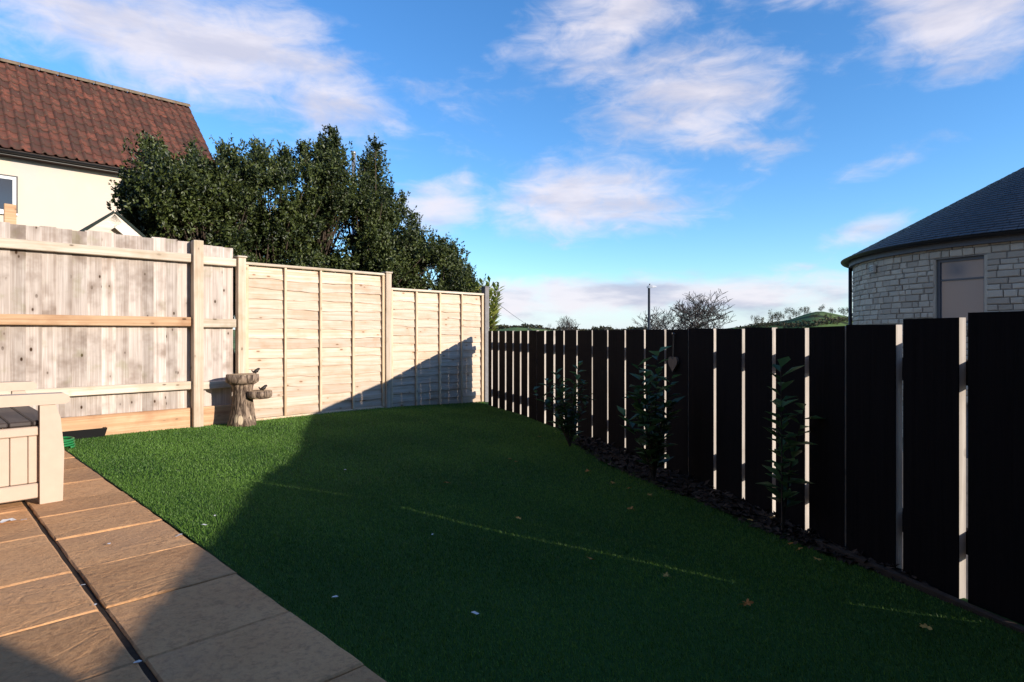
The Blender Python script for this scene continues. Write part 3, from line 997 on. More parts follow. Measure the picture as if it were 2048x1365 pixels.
# laurel behind the corner
laurel_m = leaf_mat('laurel_leaf', (0.16, 0.24, 0.04), (0.50, 0.52, 0.13), .35, .35)
def build_laurel():
    lb = A_B + .35
    a_, Y_ = ray_ab(972, lb)
    o = ab(a_, lb, -.2)
    th = thing('laurel_bush', o, 'bright yellow green laurel behind the grey corner post', 'shrub')
    stems = MB(); Ps, Ds, Ns, Ls, Ts = [], [], [], [], []
    for (px, py) in [(978, 562), (996, 572), (990, 590), (985, 610), (980, 632), (975, 575), (962, 566), (948, 570), (936, 574), (968, 590), (986, 600), (978, 620), (976, 645), (992, 580), (996, 566), (988, 575), (983, 590), (990, 604), (984, 622), (955, 572), (942, 570), (972, 600)]:
        bb = lb + rng.uniform(-.12, .2)
        a2, Y2 = ray_ab(px + 1, bb)
        tip = ab(a2, bb, zpx(py + 3, Y2)) - o
        mid = Vector((tip.x * .5, tip.y * .5, tip.z * .55))
        stems.tube([(0, 0, 0), mid, tip], [.016, .011, .004], 5, False)
        for k in range(16):
            s_ = .62 + .40 * k / 16
            p = mid.lerp(tip, max(0, (s_ - .5) * 2)) if s_ < 1 else tip
            an = k * 2.4
            Ps.append(np.array(p)); Ds.append(np.array([math.cos(an), math.sin(an), rng.uniform(.3, 1.0)]))
            Ns.append(np.array([-math.cos(an) * .4, -math.sin(an) * .4, 1.0])); Ls.append(rng.uniform(.13, .20)); Ts.append(rng.uniform(.1, 1))
    stems.build('stem', bark_m, th)
    L_ = np.array(Ls)
    link('foliage', leaves_mesh('foliage', np.array(Ps), np.array(Ds), np.array(Ns), L_, L_ * .36, laurel_m, .12, np.array(Ts)), th)
build_laurel()

# ------------------------------------------------------------------ round stone building
def build_round():
    C = Vector((14.19, 15.68)); RR = 4.76; ZE = 3.03; ZB = -3.2
    stone_m, t, b = new_mat('limestone', 0.9, 0.15)
    v, rnd = obj_coords(t)
    c = t.mix(rnd, (0.36, 0.30, 0.235), (0.55, 0.47, 0.37))
    c = t.mix(t.math('MULTIPLY', t.noise(v, 9, 6, .65), .55), c, (0.26, 0.23, 0.20))
    t.put(b.inputs['Base Color'], c); bump(t, b, t.noise(v, 22, 6, .65), .6, .02)
    mort = simple_mat('stone_mortar', (0.20, 0.18, 0.16), .95, .2, 20)
    slate_m, t, b = new_mat('slate', 0.55, 0.35)
    v, _ = obj_coords(t, False)
    c = t.mix(t.noise(v, 5, 5), (0.020, 0.022, 0.028), (0.060, 0.063, 0.075))
    t.put(b.inputs['Base Color'], c); bump(t, b, t.noise(v, 30, 4), .3, .005)
    th = thing('round_stone_building', (C.x, C.y, ZB), 'round limestone building with a conical slate roof beyond the black fence', 'building')
    def hit(px):
        k = (px - 1024) / F
        A_ = k * k + 1; B_ = -2 * (k * C.x + C.y); D_ = C.x ** 2 + C.y ** 2 - RR ** 2
        disc = B_ * B_ - 4 * A_ * D_
        Y = (-B_ - math.sqrt(max(disc, 0))) / (2 * A_)
        return math.atan2(Y - C.y, k * Y - C.x), Y
    tw0, Yw = hit(1868); tw1, _ = hit(1972)
    if tw0 < 0: tw0 += 2 * math.pi
    if tw1 < 0: tw1 += 2 * math.pi
    wz0, wz1 = 1.22, 2.70
    lz0, lz1 = -1.9, -.56
    MBm = MB()
    n = 96
    for (za, zb_) in ((ZB, ZE),):
        # mortar drum with window openings left out
        zs = [ZB, lz0, lz1, wz0, wz1, ZE]
        ths = sorted([2 * math.pi * k / n for k in range(n)] + [tw0, tw1])
        for i in range(len(ths)):
            ta, tb = ths[i], ths[(i + 1) % len(ths)]
            if i == len(ths) - 1: tb += 2 * math.pi
            tm_ = (ta + tb) / 2
            for j in range(5):
                if min(tw0, tw1) < tm_ < max(tw0, tw1) and j in (1, 3): continue
                r_ = RR - .03
                MBm.add([(r_ * math.cos(ta), r_ * math.sin(ta), zs[j] - ZB), (r_ * math.cos(tb), r_ * math.sin(tb), zs[j] - ZB), (r_ * math.cos(tb), r_ * math.sin(tb), zs[j + 1] - ZB), (r_ * math.cos(ta), r_ * math.sin(ta), zs[j + 1] - ZB)], [(0, 1, 2, 3)])
    wall = MBm.build('wall', mort, th)
    restm = MB()
    def stone(mb, t0, t1, z0, z1):
        g = .008 / RR; gz_ = .008
        t0 += g; t1 -= g; z0 += gz_; z1 -= gz_
        pr = random.uniform(-.012, .012)
        ins = min(.018, (z1 - z0) * .2); it = ins / RR
        def pt(t_, z_, r_): return (r_ * math.cos(t_), r_ * math.sin(t_), z_ - ZB)
        j = lambda s_: random.uniform(-s_, s_)
        r0 = RR - .05; r1 = RR + pr - .012; r2 = RR + pr
        back_ = [pt(t0, z0, r0), pt(t1, z0, r0), pt(t1, z1, r0), pt(t0, z1, r0)]
        q = [(t0 + j(it * .5), z0 + j(.006)), (t1 + j(it * .5), z0 + j(.006)), (t1 + j(it * .5), z1 + j(.006)), (t0 + j(it * .5), z1 + j(.006))]
        mid = [pt(a_, b_, r1) for a_, b_ in q]
        sg = [(1, 1), (-1, 1), (-1, -1), (1, -1)]
        fr = [pt(a_ + s1 * it, b_ + s2 * ins, r2 + j(.006)) for (a_, b_), (s1, s2) in zip(q, sg)]
        fs = [(8, 9, 10, 11)]
        for k in range(4):
            k2 = (k + 1) % 4
            fs += [(k, k2, 4 + k2, 4 + k), (4 + k, 4 + k2, 8 + k2, 8 + k)]
        mb.add(back_ + mid + fr, fs)
    tA = math.atan2(.4868, -.8735)           # silhouette
    z = ZB
    tmin, tmax = min(tw0, tw1), max(tw0, tw1)
    tstart = tA - .12
    tend = math.pi + 1.15
    cnt = 0
    while z < ZE - .02:
        h = random.uniform(.10, .165)
        if z + h > ZE - .09: h = ZE - z
        tt = tstart + random.uniform(-.03, .03)
        zc = z + h / 2
        while tt < tend:
            L = random.uniform(.17, .42) / RR
            te_ = tt + L
            for (wa, wb) in ((wz0, wz1), (lz0, lz1)):
                if wa < zc < wb:
                    if tt < tmin < te_ + .02: te_ = tmin
                    elif tmin - .001 <= tt < tmax: tt = tmax; te_ = tt + L
            if te_ - tt > .012:
                vis = z > .95 and tt > tA - .05 and tt < hit(2060)[0] % (2 * math.pi) + .02
                if vis and cnt < 300:
                    mb = MB(); stone(mb, tt, te_, z, z + h); mb.build('stone', stone_m, wall); cnt += 1
                else: stone(restm, tt, te_, z, z + h)
            tt = te_
        z += h
    tag(restm.build('stones', stone_m, wall), kind='stuff')
    # windows, flat units set back in the openings
    grey = simple_mat('grey_frame', (0.085, 0.09, 0.10), .45, .05, 5)
    gl, t, b = new_mat('dark_glass', 0.03, 0.6)
    b.inputs['Base Color'].default_value = (0.13, 0.13, 0.145, 1); b.inputs['Metallic'].default_value = 0.0; b.inputs['Roughness'].default_value = 0.08
    p0 = Vector((math.cos(tmin), math.sin(tmin), 0)) * (RR - .12); p1 = Vector((math.cos(tmax), math.sin(tmax), 0)) * (RR - .12)
    dx = (p1 - p0); wl = dx.length; M0 = Matrix.Translation(p0) @ Matrix.Rotation(math.atan2(dx.y, dx.x), 4, 'Z')
    # local +y must point outward or inward: find the sign
    outw = (M0.to_3x3() @ Vector((0, 1, 0))).dot((p0 + p1) / 2); sg = 1 if outw > 0 else -1
    for (wa, wb) in ((wz0, wz1), (lz0, lz1)):
        za, zb_ = wa - ZB, wb - ZB
        mb = MB()
        fw = .07
        for (x0, x1, z0, z1) in ((-.02, fw, za, zb_), (wl - fw, wl + .02, za, zb_), (fw, wl - fw, za, za + fw), (fw, wl - fw, zb_ - fw, zb_)):
            mb.box(x0, x1, *sorted((sg * -.03, sg * .04)), z0, z1, 0, M0)
        wn = mb.build('window', grey, th)
        MB().box(fw - .005, wl - fw + .005, *sorted((sg * -.02, sg * .0)), za + fw - .005, zb_ - fw + .005, 0, M0).build('pane', gl, wn)
        MB().box(fw, wl - fw, *sorted((sg * .001, sg * .025)), zb_ - .50, zb_ - .46, 0, M0).build('transom', grey, wn)
        MB().box(-.06, wl + .06, *sorted((sg * -.02, sg * .17)), za - .07, za - .002, .006, M0).build('sill', stone_m, wn)
        for xe in (-.02, wl + .0):
            MB().box(xe - .03, xe + .03, *sorted((sg * -.04, sg * .10)), za, zb_ - .002, 0, M0).build('reveal', stone_m, wn)
    # conical roof in slate courses
    RE = RR + .22; apex = 5.80; n = 110; NRw = 36
    rm = MB()
    z0r = ZE + .10
    for k in range(NRw):
        f0 = k / NRw; f1 = min((k + 1.15) / NRw, .995)
        ra, rb = RE * (1 - f0), RE * (1 - f1)
        za, zb_ = z0r + (apex - z0r) * f0 + .024, z0r + (apex - z0r) * f1 + .002
        ns = max(12, int(2 * math.pi * ra / .26))
        off = random.random()
        for s_ in range(ns):
            t0 = 2 * math.pi * (s_ + off) / ns + .001; t1 = 2 * math.pi * (s_ + 1 + off) / ns - .001
            mid_ = (t0 + t1) / 2 % (2 * math.pi)
            if not (1.9 < mid_ < 5.6): continue
            dz = random.uniform(0, .004); rj = random.uniform(-.005, .005)
            rm.add([((ra + rj) * math.cos(t0), (ra + rj) * math.sin(t0), za + dz - ZB), ((ra + rj) * math.cos(t1), (ra + rj) * math.sin(t1), za + dz - ZB), (rb * math.cos(t1), rb * math.sin(t1), zb_ - ZB), (rb * math.cos(t0), rb * math.sin(t0), zb_ - ZB),
                    ((ra + rj) * math.cos(t0), (ra + rj) * math.sin(t0), za - .014 - ZB), ((ra + rj) * math.cos(t1), (ra + rj) * math.sin(t1), za - .014 - ZB)], [(0, 1, 2, 3), (4, 5, 1, 0)])
    rfm = MB().lathe([(RE - .03, z0r - .03 - ZB), (.02, apex - .03 - ZB)], 80)
    rfo = rfm.build('roof', slate_m, th)
    tag(rm.build('slates', slate_m, rfo), kind='stuff')
    gm = MB(); rows = []
    for q in range(7):
        a_ = math.pi + math.pi * q / 6
        rows.append([((RE + .03 + .065 * math.cos(a_)) * math.cos(2 * math.pi * s_ / 96), (RE + .03 + .065 * math.cos(a_)) * math.sin(2 * math.pi * s_ / 96), ZE + .08 + .065 * math.sin(a_) - ZB) for s_ in range(97)])
    gm.grid(rows); gm.build('gutter', black_pl, th, True)
    fm = MB()
    fm.grid([[((RR + .10) * math.cos(2 * math.pi * s_ / 96), (RR + .10) * math.sin(2 * math.pi * s_ / 96), z_ - ZB) for s_ in range(97)] for z_ in (ZE - .10, ZE + .09)])
    fm.grid([[(r_ * math.cos(2 * math.pi * s_ / 96), r_ * math.sin(2 * math.pi * s_ / 96), ZE - .10 - ZB) for s_ in range(97)] for r_ in (RR - .06, RR + .10)])
    fm.build('fascia', simple_mat('grey_fascia', (0.09, 0.09, 0.10), .6), th)
    td = tA - .01
    pd = Vector((math.cos(td), math.sin(td), 0)) * (RR + .06)
    MB().tube([pd + Vector((0, 0, 0)), pd + Vector((0, 0, ZE + .02 - ZB))], .05, 8).build('downpipe', black_pl, th, True)
    tb_, Yb = hit(1750)
    zb2 = zpx(538, Yb) - ZB
    pb_ = Vector((math.cos(tb_), math.sin(tb_), 0)) * (RR + .05)
    M = Matrix.Translation(pb_ + Vector((0, 0, zb2))) @ Matrix.Rotation(tb_, 4, 'Z')
    vb = MB().box(-.05, .05, -.085, .085, -.10, .10, .015, M).build('wall_vent', simple_mat('vent_cream', (0.5, 0.47, 0.42), .5, .05), th)
    for k in range(3):
        MB().box(.051, .066, -.07, .07, -.065 + k * .05, -.045 + k * .05, 0, M).build('louvre', grey, vb)
build_round()

# ------------------------------------------------------------------ storage bench
cream_pl = simple_mat('cream_plastic', (0.54, 0.42, 0.33), .45, .05, 14, bstr=.08)
lid_m = simple_mat('brown_plastic', (0.060, 0.048, 0.046), .5, .15, 20, bstr=.1)
def build_bench():
    a1, b0 = .68, 4.50
    th = thing('storage_bench', ab(a1, b0, 0), 'cream plastic garden storage bench with a dark brown slatted lid', 'bench', rz=R(45))
    Ln, Dp = 1.32, .60                      # along +y, depth along -x
    # end panels of upright planks
    for yy in (.02, Ln - .045):
        for k in range(6):
            x1 = -.075 - k * .083
            MB().box(x1 - .080, x1, yy, yy + .022, .125, .40, .004).build('plank', cream_pl, th)
        MB().box(-Dp, -.06, yy - .012, yy + .03, .035, .122, .006).build('bottom_rail', cream_pl, th)
        MB().box(-Dp, -.06, yy - .012, yy + .03, .402, .455, .006).build('top_rail', cream_pl, th)
        # tapered front leg
        mb = MB()
        y0, y1 = yy - .035, yy + .045
        prof = [(-.105, .0), (.005, .0), (.012, .30), (-.006, .50), (-.030, .58), (-.105, .58)]
        n = len(prof)
        mb.add([(x_, y0, z_) for x_, z_ in prof] + [(x_, y1, z_) for x_, z_ in prof],
               [tuple(range(n)), tuple(range(2 * n - 1, n - 1, -1))] + [(k, n + k, n + (k + 1) % n, (k + 1) % n) for k in range(n)])
        mb.build('leg', cream_pl, th)
        MB().box(-Dp - .02, -Dp + .07, yy - .035, yy + .045, 0, .84, .01).build('leg', cream_pl, th)
        # arm: flat bar with rounded nose
        mb = MB()
        pts = [(-Dp + .06, .585), (.015, .582), (.034, .592), (.040, .612), (.032, .632), (.010, .645), (-Dp + .06, .652)]
        n = len(pts)
        ya, yb = yy - .045, yy + .055
        mb.add([(x_, ya, z_) for x_, z_ in pts] + [(x_, yb, z_) for x_, z_ in pts],
               [tuple(range(n)), tuple(range(2 * n - 1, n - 1, -1))] + [(k, n + k, n + (k + 1) % n, (k + 1) % n) for k in range(n)])
        mb.build('armrest', cream_pl, th)
    for k in range(12):
        y0 = .07 + k * .1
        MB().box(-.062, -.040, y0, y0 + .096, .06, .43, .004).build('plank', cream_pl, th)
    for k in range(5):
        x1 = -.03 - k * .108
        MB().box(x1 - .104, x1, .03, Ln - .05, .458, .488, .007).build('lid_slat', lid_m, th)
    for k in range(4):
        MB().box(-Dp + .0, -Dp + .03, .05, Ln - .07, .50 + k * .088, .582 + k * .088, .006).build('back_slat', cream_pl, th)
build_bench()

# ------------------------------------------------------------------ log birdbath
def build_birdbath():
    m, t, b = new_mat('resin_bark', 0.8, 0.3)
    v, _ = obj_coords(t, False)
    g = t.noise(t.mapping(v, (30, 30, 6)), 1, 5, .6, .8)
    c = t.mix(t.ramp(g, .35, .65), (0.05, 0.032, 0.022), (0.34, 0.25, 0.18))
    c = t.mix(t.ramp(t.voronoi(t.mapping(v, (9, 9, 4.5)), 1.0), .20, .26, 1, 0), c, (0.60, 0.48, 0.33))
    t.put(b.inputs['Base Color'], c); bump(t, b, g, .9, .015)
    cut = simple_mat('cut_wood', (0.42, 0.30, 0.18), .8, .2, 20)
    dark = simple_mat('dark_bird', (0.018, 0.014, 0.012), .5, .2, 10)
    p = gnd(485, 851)
    th = thing('log_birdbath', p, 'two tier birdbath shaped like a tree stump with two small birds', 'birdbath', rz=R(45))
    j = lambda a, z: .05 * math.sin(3 * a + z * 9) + .035 * math.sin(7 * a - z * 15) + .02 * math.sin(13 * a + z * 31)
    MB().lathe([(.150, -.01), (.138, .05), (.120, .14), (.105, .25), (.100, .36), (.105, .42), (.118, .455)], 30, j).build('trunk', m, th, True)
    def bowl(cx, cy, z0, r, h):
        bw = MB().lathe([(r * .75, z0), (r * .97, z0 + h * .25), (r, z0 + h * .6), (r * .98, z0 + h), (r * .86, z0 + h), (r * .80, z0 + h * .72), (.01, z0 + h * .62)], 30, lambda a, z: j(a, z) * .6, cx=cx, cy=cy)
        o = bw.build('bowl', m, th, True)
        MB().lathe([(r * .972, z0 + h + .001), (r * .87, z0 + h + .002)], 30, lambda a, z: j(a, z0 + h) * .6, cx=cx, cy=cy).build('rim', cut, o, True)
    bowl(0, 0, .452, .168, .105)
    bowl(.14, -.10, .29, .135, .085)
    for (cx, cy, cz) in ((.135, -.03, .556), (.165, -.15, .374)):
        mb = MB()
        mb.tube([(cx - .035, cy, cz + .018), (cx - .015, cy, cz + .024), (cx + .008, cy, cz + .034), (cx + .022, cy, cz + .052), (cx + .034, cy, cz + .056), (cx + .046, cy, cz + .053)], [.006, .017, .021, .015, .013, .002], 8)
        mb.tube([(cx - .03, cy, cz + .022), (cx - .05, cy, cz + .045)], [.009, .005], 6)
        mb.tube([(cx, cy, cz - .004), (cx, cy, cz + .02)], .006, 5)
        mb.build('bird_figure', dark, th, True)
build_birdbath()

# ------------------------------------------------------------------ small things by the bench
p = gnd(150, 876)
tr = thing('plastic_trough', p, 'low black plastic trough at the foot of the closeboard fence', 'trough', rz=R(45))
mb = MB()
mb.add([(-.32, -.11, 0), (.22, -.11, 0), (.22, .09, 0), (-.32, .09, 0), (-.34, -.13, .085), (.24, -.13, .085), (.24, .11, .085), (-.34, .11, .085), (-.32, -.11, .085), (.22, -.11, .085), (.22, .09, .085), (-.32, .09, .085), (-.31, -.10, .05), (.21, -.10, .05), (.21, .08, .05), (-.31, .08, .05)],
       [(0, 3, 2, 1), (0, 1, 5, 4), (1, 2, 6, 5), (2, 3, 7, 6), (3, 0, 4, 7), (4, 5, 9, 8), (5, 6, 10, 9), (6, 7, 11, 10), (7, 4, 8, 11), (8, 9, 13, 12), (9, 10, 14, 13), (10, 11, 15, 14), (11, 8, 12, 15), (12, 13, 14, 15)])
mb.build('tray', black_pl, tr)
hp = gnd(118, 898)
pts = []
for k in range(60):
    a_ = k * .36
    r_ = .10 + .010 * math.sin(k * .7)
    pts.append((hp.x + r_ * math.cos(a_), hp.y + r_ * math.sin(a_), .012 + .0012 * k))
ho = MB().tube(pts, .010, 6).build('garden_hose', simple_mat('green_hose', (0.02, 0.20, 0.06), .4, .1, 10), None, True)
tag(ho, 'coil of green garden hose beside the bench leg', 'hose')

# ------------------------------------------------------------------ bark bed, plants, heart
chip_m = leaf_mat('bark_chip', (0.018, 0.011, 0.007), (0.11, 0.07, 0.045), .9, 0.0)
def bed_width(y): return float(np.interp(y, [2.6, 3.3, 4.2, 5.2, 6.0, 6.4], [.02, .14, .24, .32, .24, .02]))
def build_bed():
    P = []
    for i in range(30):
        y = 2.6 + (6.4 - 2.6) * i / 29
        w_ = bed_width(y); bx = b_x(y)
        P.append([(bx + .02 - (w_ + .04) * k / 6, y, float(gz(bx - w_ * k / 6, y)) + .005 + .05 * math.sin(math.pi * min(1, k / 6 + .25)) * (w_ / .4)) for k in range(7)])
    o = MB().grid(P).build('planting_bed', soil_m, None, True)
    tag(o, 'narrow soil bed along the black fence', None, None, 'structure')
    n = 2600
    y = rng.uniform(2.65, 6.4, n); u = rng.uniform(0, 1.12, n)
    w_ = np.interp(y, [2.6, 3.3, 4.2, 5.2, 6.0, 6.4], [.02, .14, .24, .32, .24, .02])
    bx = np.interp(-y, [-9.35, -7.0, -2.5], [-.396, .596, 1.845])
    x = bx - u * w_
    z = gz(x, y) + .012 + .05 * np.sin(np.pi * np.minimum(1, u + .25)) * (w_ / .4) * (u < 1)
    D = rand_dirs(n); D[:, 2] *= .35
    N = rand_dirs(n) * .5 + np.array([0, 0, 1.0])
    L_ = rng.uniform(.02, .07, n)
    o = link('bark_mulch', leaves_mesh('bark_mulch', np.stack([x, y, z], 1), D, N, L_, L_ * .45, chip_m, .15, np.clip(rng.normal(.35, .3, n), 0, 1)))
    tag(o, 'dark bark chips mulching the bed by the black fence', 'mulch', None, 'stuff')
build_bed()

sap_m = leaf_mat('sapling_leaf', (0.04, 0.09, 0.025), (0.16, 0.26, 0.08), .4, .35)
def sapling(px, py, top_py, spread, nst, label, leafL, seed):
    r2 = np.random.default_rng(seed)
    z0 = -.06
    o = gnd(px, py, z0)
    th = thing('young_laurel', o, label, 'plant', 'young plants along the black fence')
    H = zpx(top_py, o.y) - z0
    st = MB(); Ps, Ds, Ns, Ls, Ts = [], [], [], [], []
    for k in range(nst):
        an = r2.uniform(0, 6.28); h = H * (1 if k == 0 else r2.uniform(.45, .9))
        sp_ = spread * (.25 if k == 0 else r2.uniform(.4, 1))
        tip = Vector((math.cos(an) * sp_, -abs(math.sin(an)) * sp_ * .6, h))
        mid = Vector((tip.x * .35, tip.y * .35, h * .5))
        pts_ = [Vector((0, 0, 0)).lerp(mid, s_ / 4) if s_ < 4 else mid.lerp(tip, (s_ - 4) / 4) for s_ in range(9)]
        st.tube(pts_, [.007 - .0006 * q for q in range(9)], 5, False)
        m = max(8, int(h / .030))
        for q in range(m):
            s_ = .18 + .82 * q / (m - 1)
            p_ = Vector((0, 0, 0)).lerp(mid, s_ * 2) if s_ < .5 else mid.lerp(tip, s_ * 2 - 1)
            a2 = q * 2.4 + r2.uniform(-.4, .4)
            Ps.append(np.array(p_)); Ds.append(np.array([math.cos(a2), math.sin(a2), r2.uniform(.1, .9)])); Ns.append(np.array([-math.cos(a2) * .5, -math.sin(a2) * .5, 1.0]))
            Ls.append(leafL * r2.uniform(.9, 1.7)); Ts.append(r2.uniform(0, 1))
    st.build('stem', bark_m, th)
    L_ = np.array(Ls)
    link('foliage', leaves_mesh('foliage', np.array(Ps), np.array(Ds), np.array(Ns), L_, L_ * .52, sap_m, .15, np.array(Ts)), th)
sapling(1140, 893, 728, .36, 12, 'bushy young plant nearest the far end of the black fence', .075, 3)
sapling(1308, 962, 706, .24, 9, 'tallest young laurel below the hanging wooden heart', .100, 5)
sapling(1565, 1060, 735, .16, 3, 'thin dark sapling nearest the camera in the bark bed', .085, 8)

def build_heart():
    p, d = b_at(1350)
    nrm = Vector((-d.y, d.x)); nrm = nrm if nrm.x > 0 else -nrm
    q = p - nrm * .014
    z = zpx(727, p.y)
    th = thing('wooden_heart', (q.x, q.y, z), 'weathered wooden heart hanging by a string on the black fence', 'ornament', rz=math.atan2(d.y, d.x))
    pts = []
    for k in range(24):
        t_ = 2 * math.pi * k / 24
        pts.append((.0042 * 16 * math.sin(t_) ** 3, .0042 * (13 * math.cos(t_) - 5 * math.cos(2 * t_) - 2 * math.cos(3 * t_) - math.cos(4 * t_))))
    n = 24
    mb = MB().add([(x_, -.009, z_) for x_, z_ in pts] + [(x_, .009, z_) for x_, z_ in pts], [tuple(range(n)), tuple(range(2 * n - 1, n - 1, -1))] + [(k, n + k, n + (k + 1) % n, (k + 1) % n) for k in range(n)])
    mb.build('heart', simple_mat('heart_wood', (0.16, 0.12, 0.09), .8, .25, 30), th)
    zt_ = zpx(668, p.y) - z
    MB().tube([(0, -.002, .03), (.004, 0, zt_)], .004, 5).build('string', simple_mat('string', (0.25, 0.20, 0.14), .9), th)
    MB().tube([(.004, .012, zt_), (.004, -.012, zt_ + .002)], .006, 6).build('nail', steel, th)
build_heart()

# ------------------------------------------------------------------ street lamp, bare trees, wire
def build_lamp():
    Y = 30.0; X = (1298 - 1024) / F * Y
    zt_ = zpx(577, Y); zb = float(land(np.array(math.hypot(X, Y)), np.array(math.degrees(math.atan2(X, Y)))))
    th = thing('street_lamp', (X, Y, zb), 'grey street lamp with a flat white head beyond the black fence', 'street lamp')
    pole = simple_mat('lamp_pole', (0.025, 0.027, 0.032), .5, .1, 5)
    MB().tube([(0, 0, 0), (0, 0, 1.2), (0, 0, zt_ - zb)], [.085, .07, .058], 10).build('pole', pole, th, True)
    head = simple_mat('lamp_head', (0.55, 0.56, 0.58), .4, .05, 5)
    h = zt_ - zb
    mb = MB()
    secs = [(-.10, .05, .02, .10), (.0, .09, .0, .15), (.15, .11, .02, .15), (.36, .07, .05, .10)]
    rows = []
    for x_, hw_, z0, z1 in secs:
        rows.append([(x_, -hw_, h + z0), (x_, hw_, h + z0), (x_, hw_ * .7, h + z1), (x_, -hw_ * .7, h + z1), (x_, -hw_, h + z0)])
    mb.grid(rows)
    mb.add(rows[0][:4], [(0, 1, 2, 3)]); mb.add(rows[-1][:4], [(3, 2, 1, 0)])
    mb.build('lamp_head', head, th)
    MB().tube([(.03, 0, h + .14), (.03, 0, h + .22)], .03, 8).build('photocell', pole, th)
build_lamp()

twig_m = simple_mat('twigs', (0.060, 0.050, 0.046), .95, .2, 3)
def bare_tree(px, Y, top_py, wpx, label, seed, depth=5, lean=0.0, cat='tree', group='bare winter trees', name='bare_tree'):
    r2 = random.Random(seed)
    X = (px - 1024) / F * Y
    zb = float(land(np.array(math.hypot(X, Y)), np.array(math.degrees(math.atan2(X, Y)))))
    H = zpx(top_py, Y) - zb; Wd = wpx / F * Y
    th = thing(name, (X, Y, zb), label, cat, group)
    tk = MB(); cr = MB()
    def grow(p, d, L, r, lv):
        q = p + d * L
        m_ = p + d * (L * .5) + Vector((r2.gauss(0, 1), r2.gauss(0, 1), r2.gauss(0, 1))) * L * .07
        (tk if lv <= 1 else cr).tube([p, m_, q], [r, r * .85, r * .66], 5 if lv < 2 else 3, False)
        if lv >= depth: return
        n = 3
        for k in range(n + (1 if lv == 0 else 0)):
            a_ = r2.uniform(0, 6.28); s_ = r2.uniform(.45, 1.15)
            sd_ = Vector((math.cos(a_), math.sin(a_), 0)) 
            nd = (d * .8 + sd_ * s_ + Vector((lean * .2, 0, .12))).normalized()
            st_ = q if k < 2 else p.lerp(q, r2.uniform(.45, .95))
            grow(st_, nd, L * r2.uniform(.62, .86), max(r * .62, .0058), lv + 1)
    grow(Vector((0, 0, 0)), Vector((lean * .1, 0, 1)).normalized(), .8, .055, 0)
    # fit to the wanted height and width
    vs_ = tk.v + cr.v
    xs_ = np.array([v_[0] for v_ in vs_]); hz_ = float(np.percentile([v_[2] for v_ in vs_], 99.8))
    x_lo, x_hi = np.percentile(xs_, [3, 97]); wx = float(x_hi - x_lo); cx = float(x_hi + x_lo) / 2
    sx, sz = Wd / wx, H / hz_
    for M_ in (tk, cr):
        M_.v = [((v_[0] - cx * min(1, v_[2] / hz_ * 2)) * sx, v_[1] * sx, v_[2] * sz) for v_ in M_.v]
    tk.build('trunk', twig_m, th); cr.build('crown', twig_m, th)
bare_tree(1366, 42, 586, 150, 'wide bare winter tree just right of the street lamp', 4, 7)
bare_tree(1312, 44, 618, 95, 'smaller bare tree directly behind the street lamp', 9, 6)
bare_tree(1120, 70, 633, 62, 'rounded bare tree left of the street lamp on the skyline', 12, 6)
bare_tree(1230, 90, 650, 70, 'faint low bare tree between rounded tree and street lamp', 21, 4)

wire = MB()
wa = Vector(((996 - 1024) / F * 14, 14, zpx(608, 14))); wb = Vector(((1098 - 1024) / F * 40, 40, zpx(652, 40)))
wire.tube([wa - (wb - wa) * .08 + Vector((0, 0, .15))] + [wa.lerp(wb, k / 10) - Vector((0, 0, .35 * math.sin(math.pi * k / 10))) for k in range(11)], .005, 5)
tag(wire.build('overhead_wire', black_pl), 'thin dark overhead wire sloping down from the laurel', 'wire')

# hill trees and hedges
hill_leaf = leaf_mat('hill_foliage', (0.022, 0.026, 0.012), (0.09, 0.075, 0.03), .8, .1)
def hill_tree_meshes(k):
    r2 = np.random.default_rng(100 + k)
    tr_ = MB().tube([(0, 0, 0), (.02, 0, .3), (0, .02, .6)], [.05, .04, .02], 5)
    n = 420
    c = []
    for q in range(9):
        c.append(np.array([r2.normal(0, .30), r2.normal(0, .30), r2.uniform(.08, .80)]))
    c = np.array(c)
    pid = r2.integers(0, 9, n)
    Pn = c[pid] + r2.normal(size=(n, 3)) * .12
    D = r2.normal(size=(n, 3)); N = r2.normal(size=(n, 3))
    me = leaves_mesh('crown', Pn, D, N, r2.uniform(.06, .13, n), .07, hill_leaf, .2, np.clip(r2.normal(.4 + .1 * k, .25, n), 0, 1))
    return tr_.mesh('trunk', twig_m), me
HT = [hill_tree_meshes(k) for k in range(3)]
def on_land(px, r):
    azd = math.degrees(math.atan((px - 1024) / F))
    return Vector((r * math.sin(R(azd)), r * math.cos(R(azd)), float(land(np.array(float(r)), np.array(azd)))))
hl = [(1642, 598, 14, 9), (1510, 520, 24, 10), (1522, 500, 20, 12), (1545, 540, 26, 14), (1556, 545, 22, 12), (1580, 560, 24, 14), (1592, 575, 18, 10), (1608, 585, 16, 12), (1615, 588, 14, 9), (1665, 560, 12, 10), (1688, 590, 18, 12), (1697, 590, 16, 11),
      (1630, 480, 10, 12), (1655, 470, 12, 13), (1600, 450, 12, 14), (1575, 440, 14, 16), (1545, 430, 14, 16), (1675, 450, 14, 14), (1485, 430, 14, 14), (1465, 400, 14, 18), (1450, 380, 15, 18), (1500, 440, 16, 14), (1530, 470, 14, 16)]
for k, (px, r, hpx, wpx) in enumerate(hl):
    p = on_land(px, r)
    th = thing('hill_tree', p, 'small dark tree or hedge clump on the distant green hill', 'tree', 'trees on the distant hill')
    tm_, cm_ = HT[k % 3]
    s_ = p.y / F
    for nm, me in (('trunk', tm_), ('crown', cm_)):
        o = link(nm, me, th); o.scale = (wpx * s_ * 1.1, wpx * s_ * 1.1, hpx * s_)
    th.rotation_euler = (0, 0, k * 1.7)
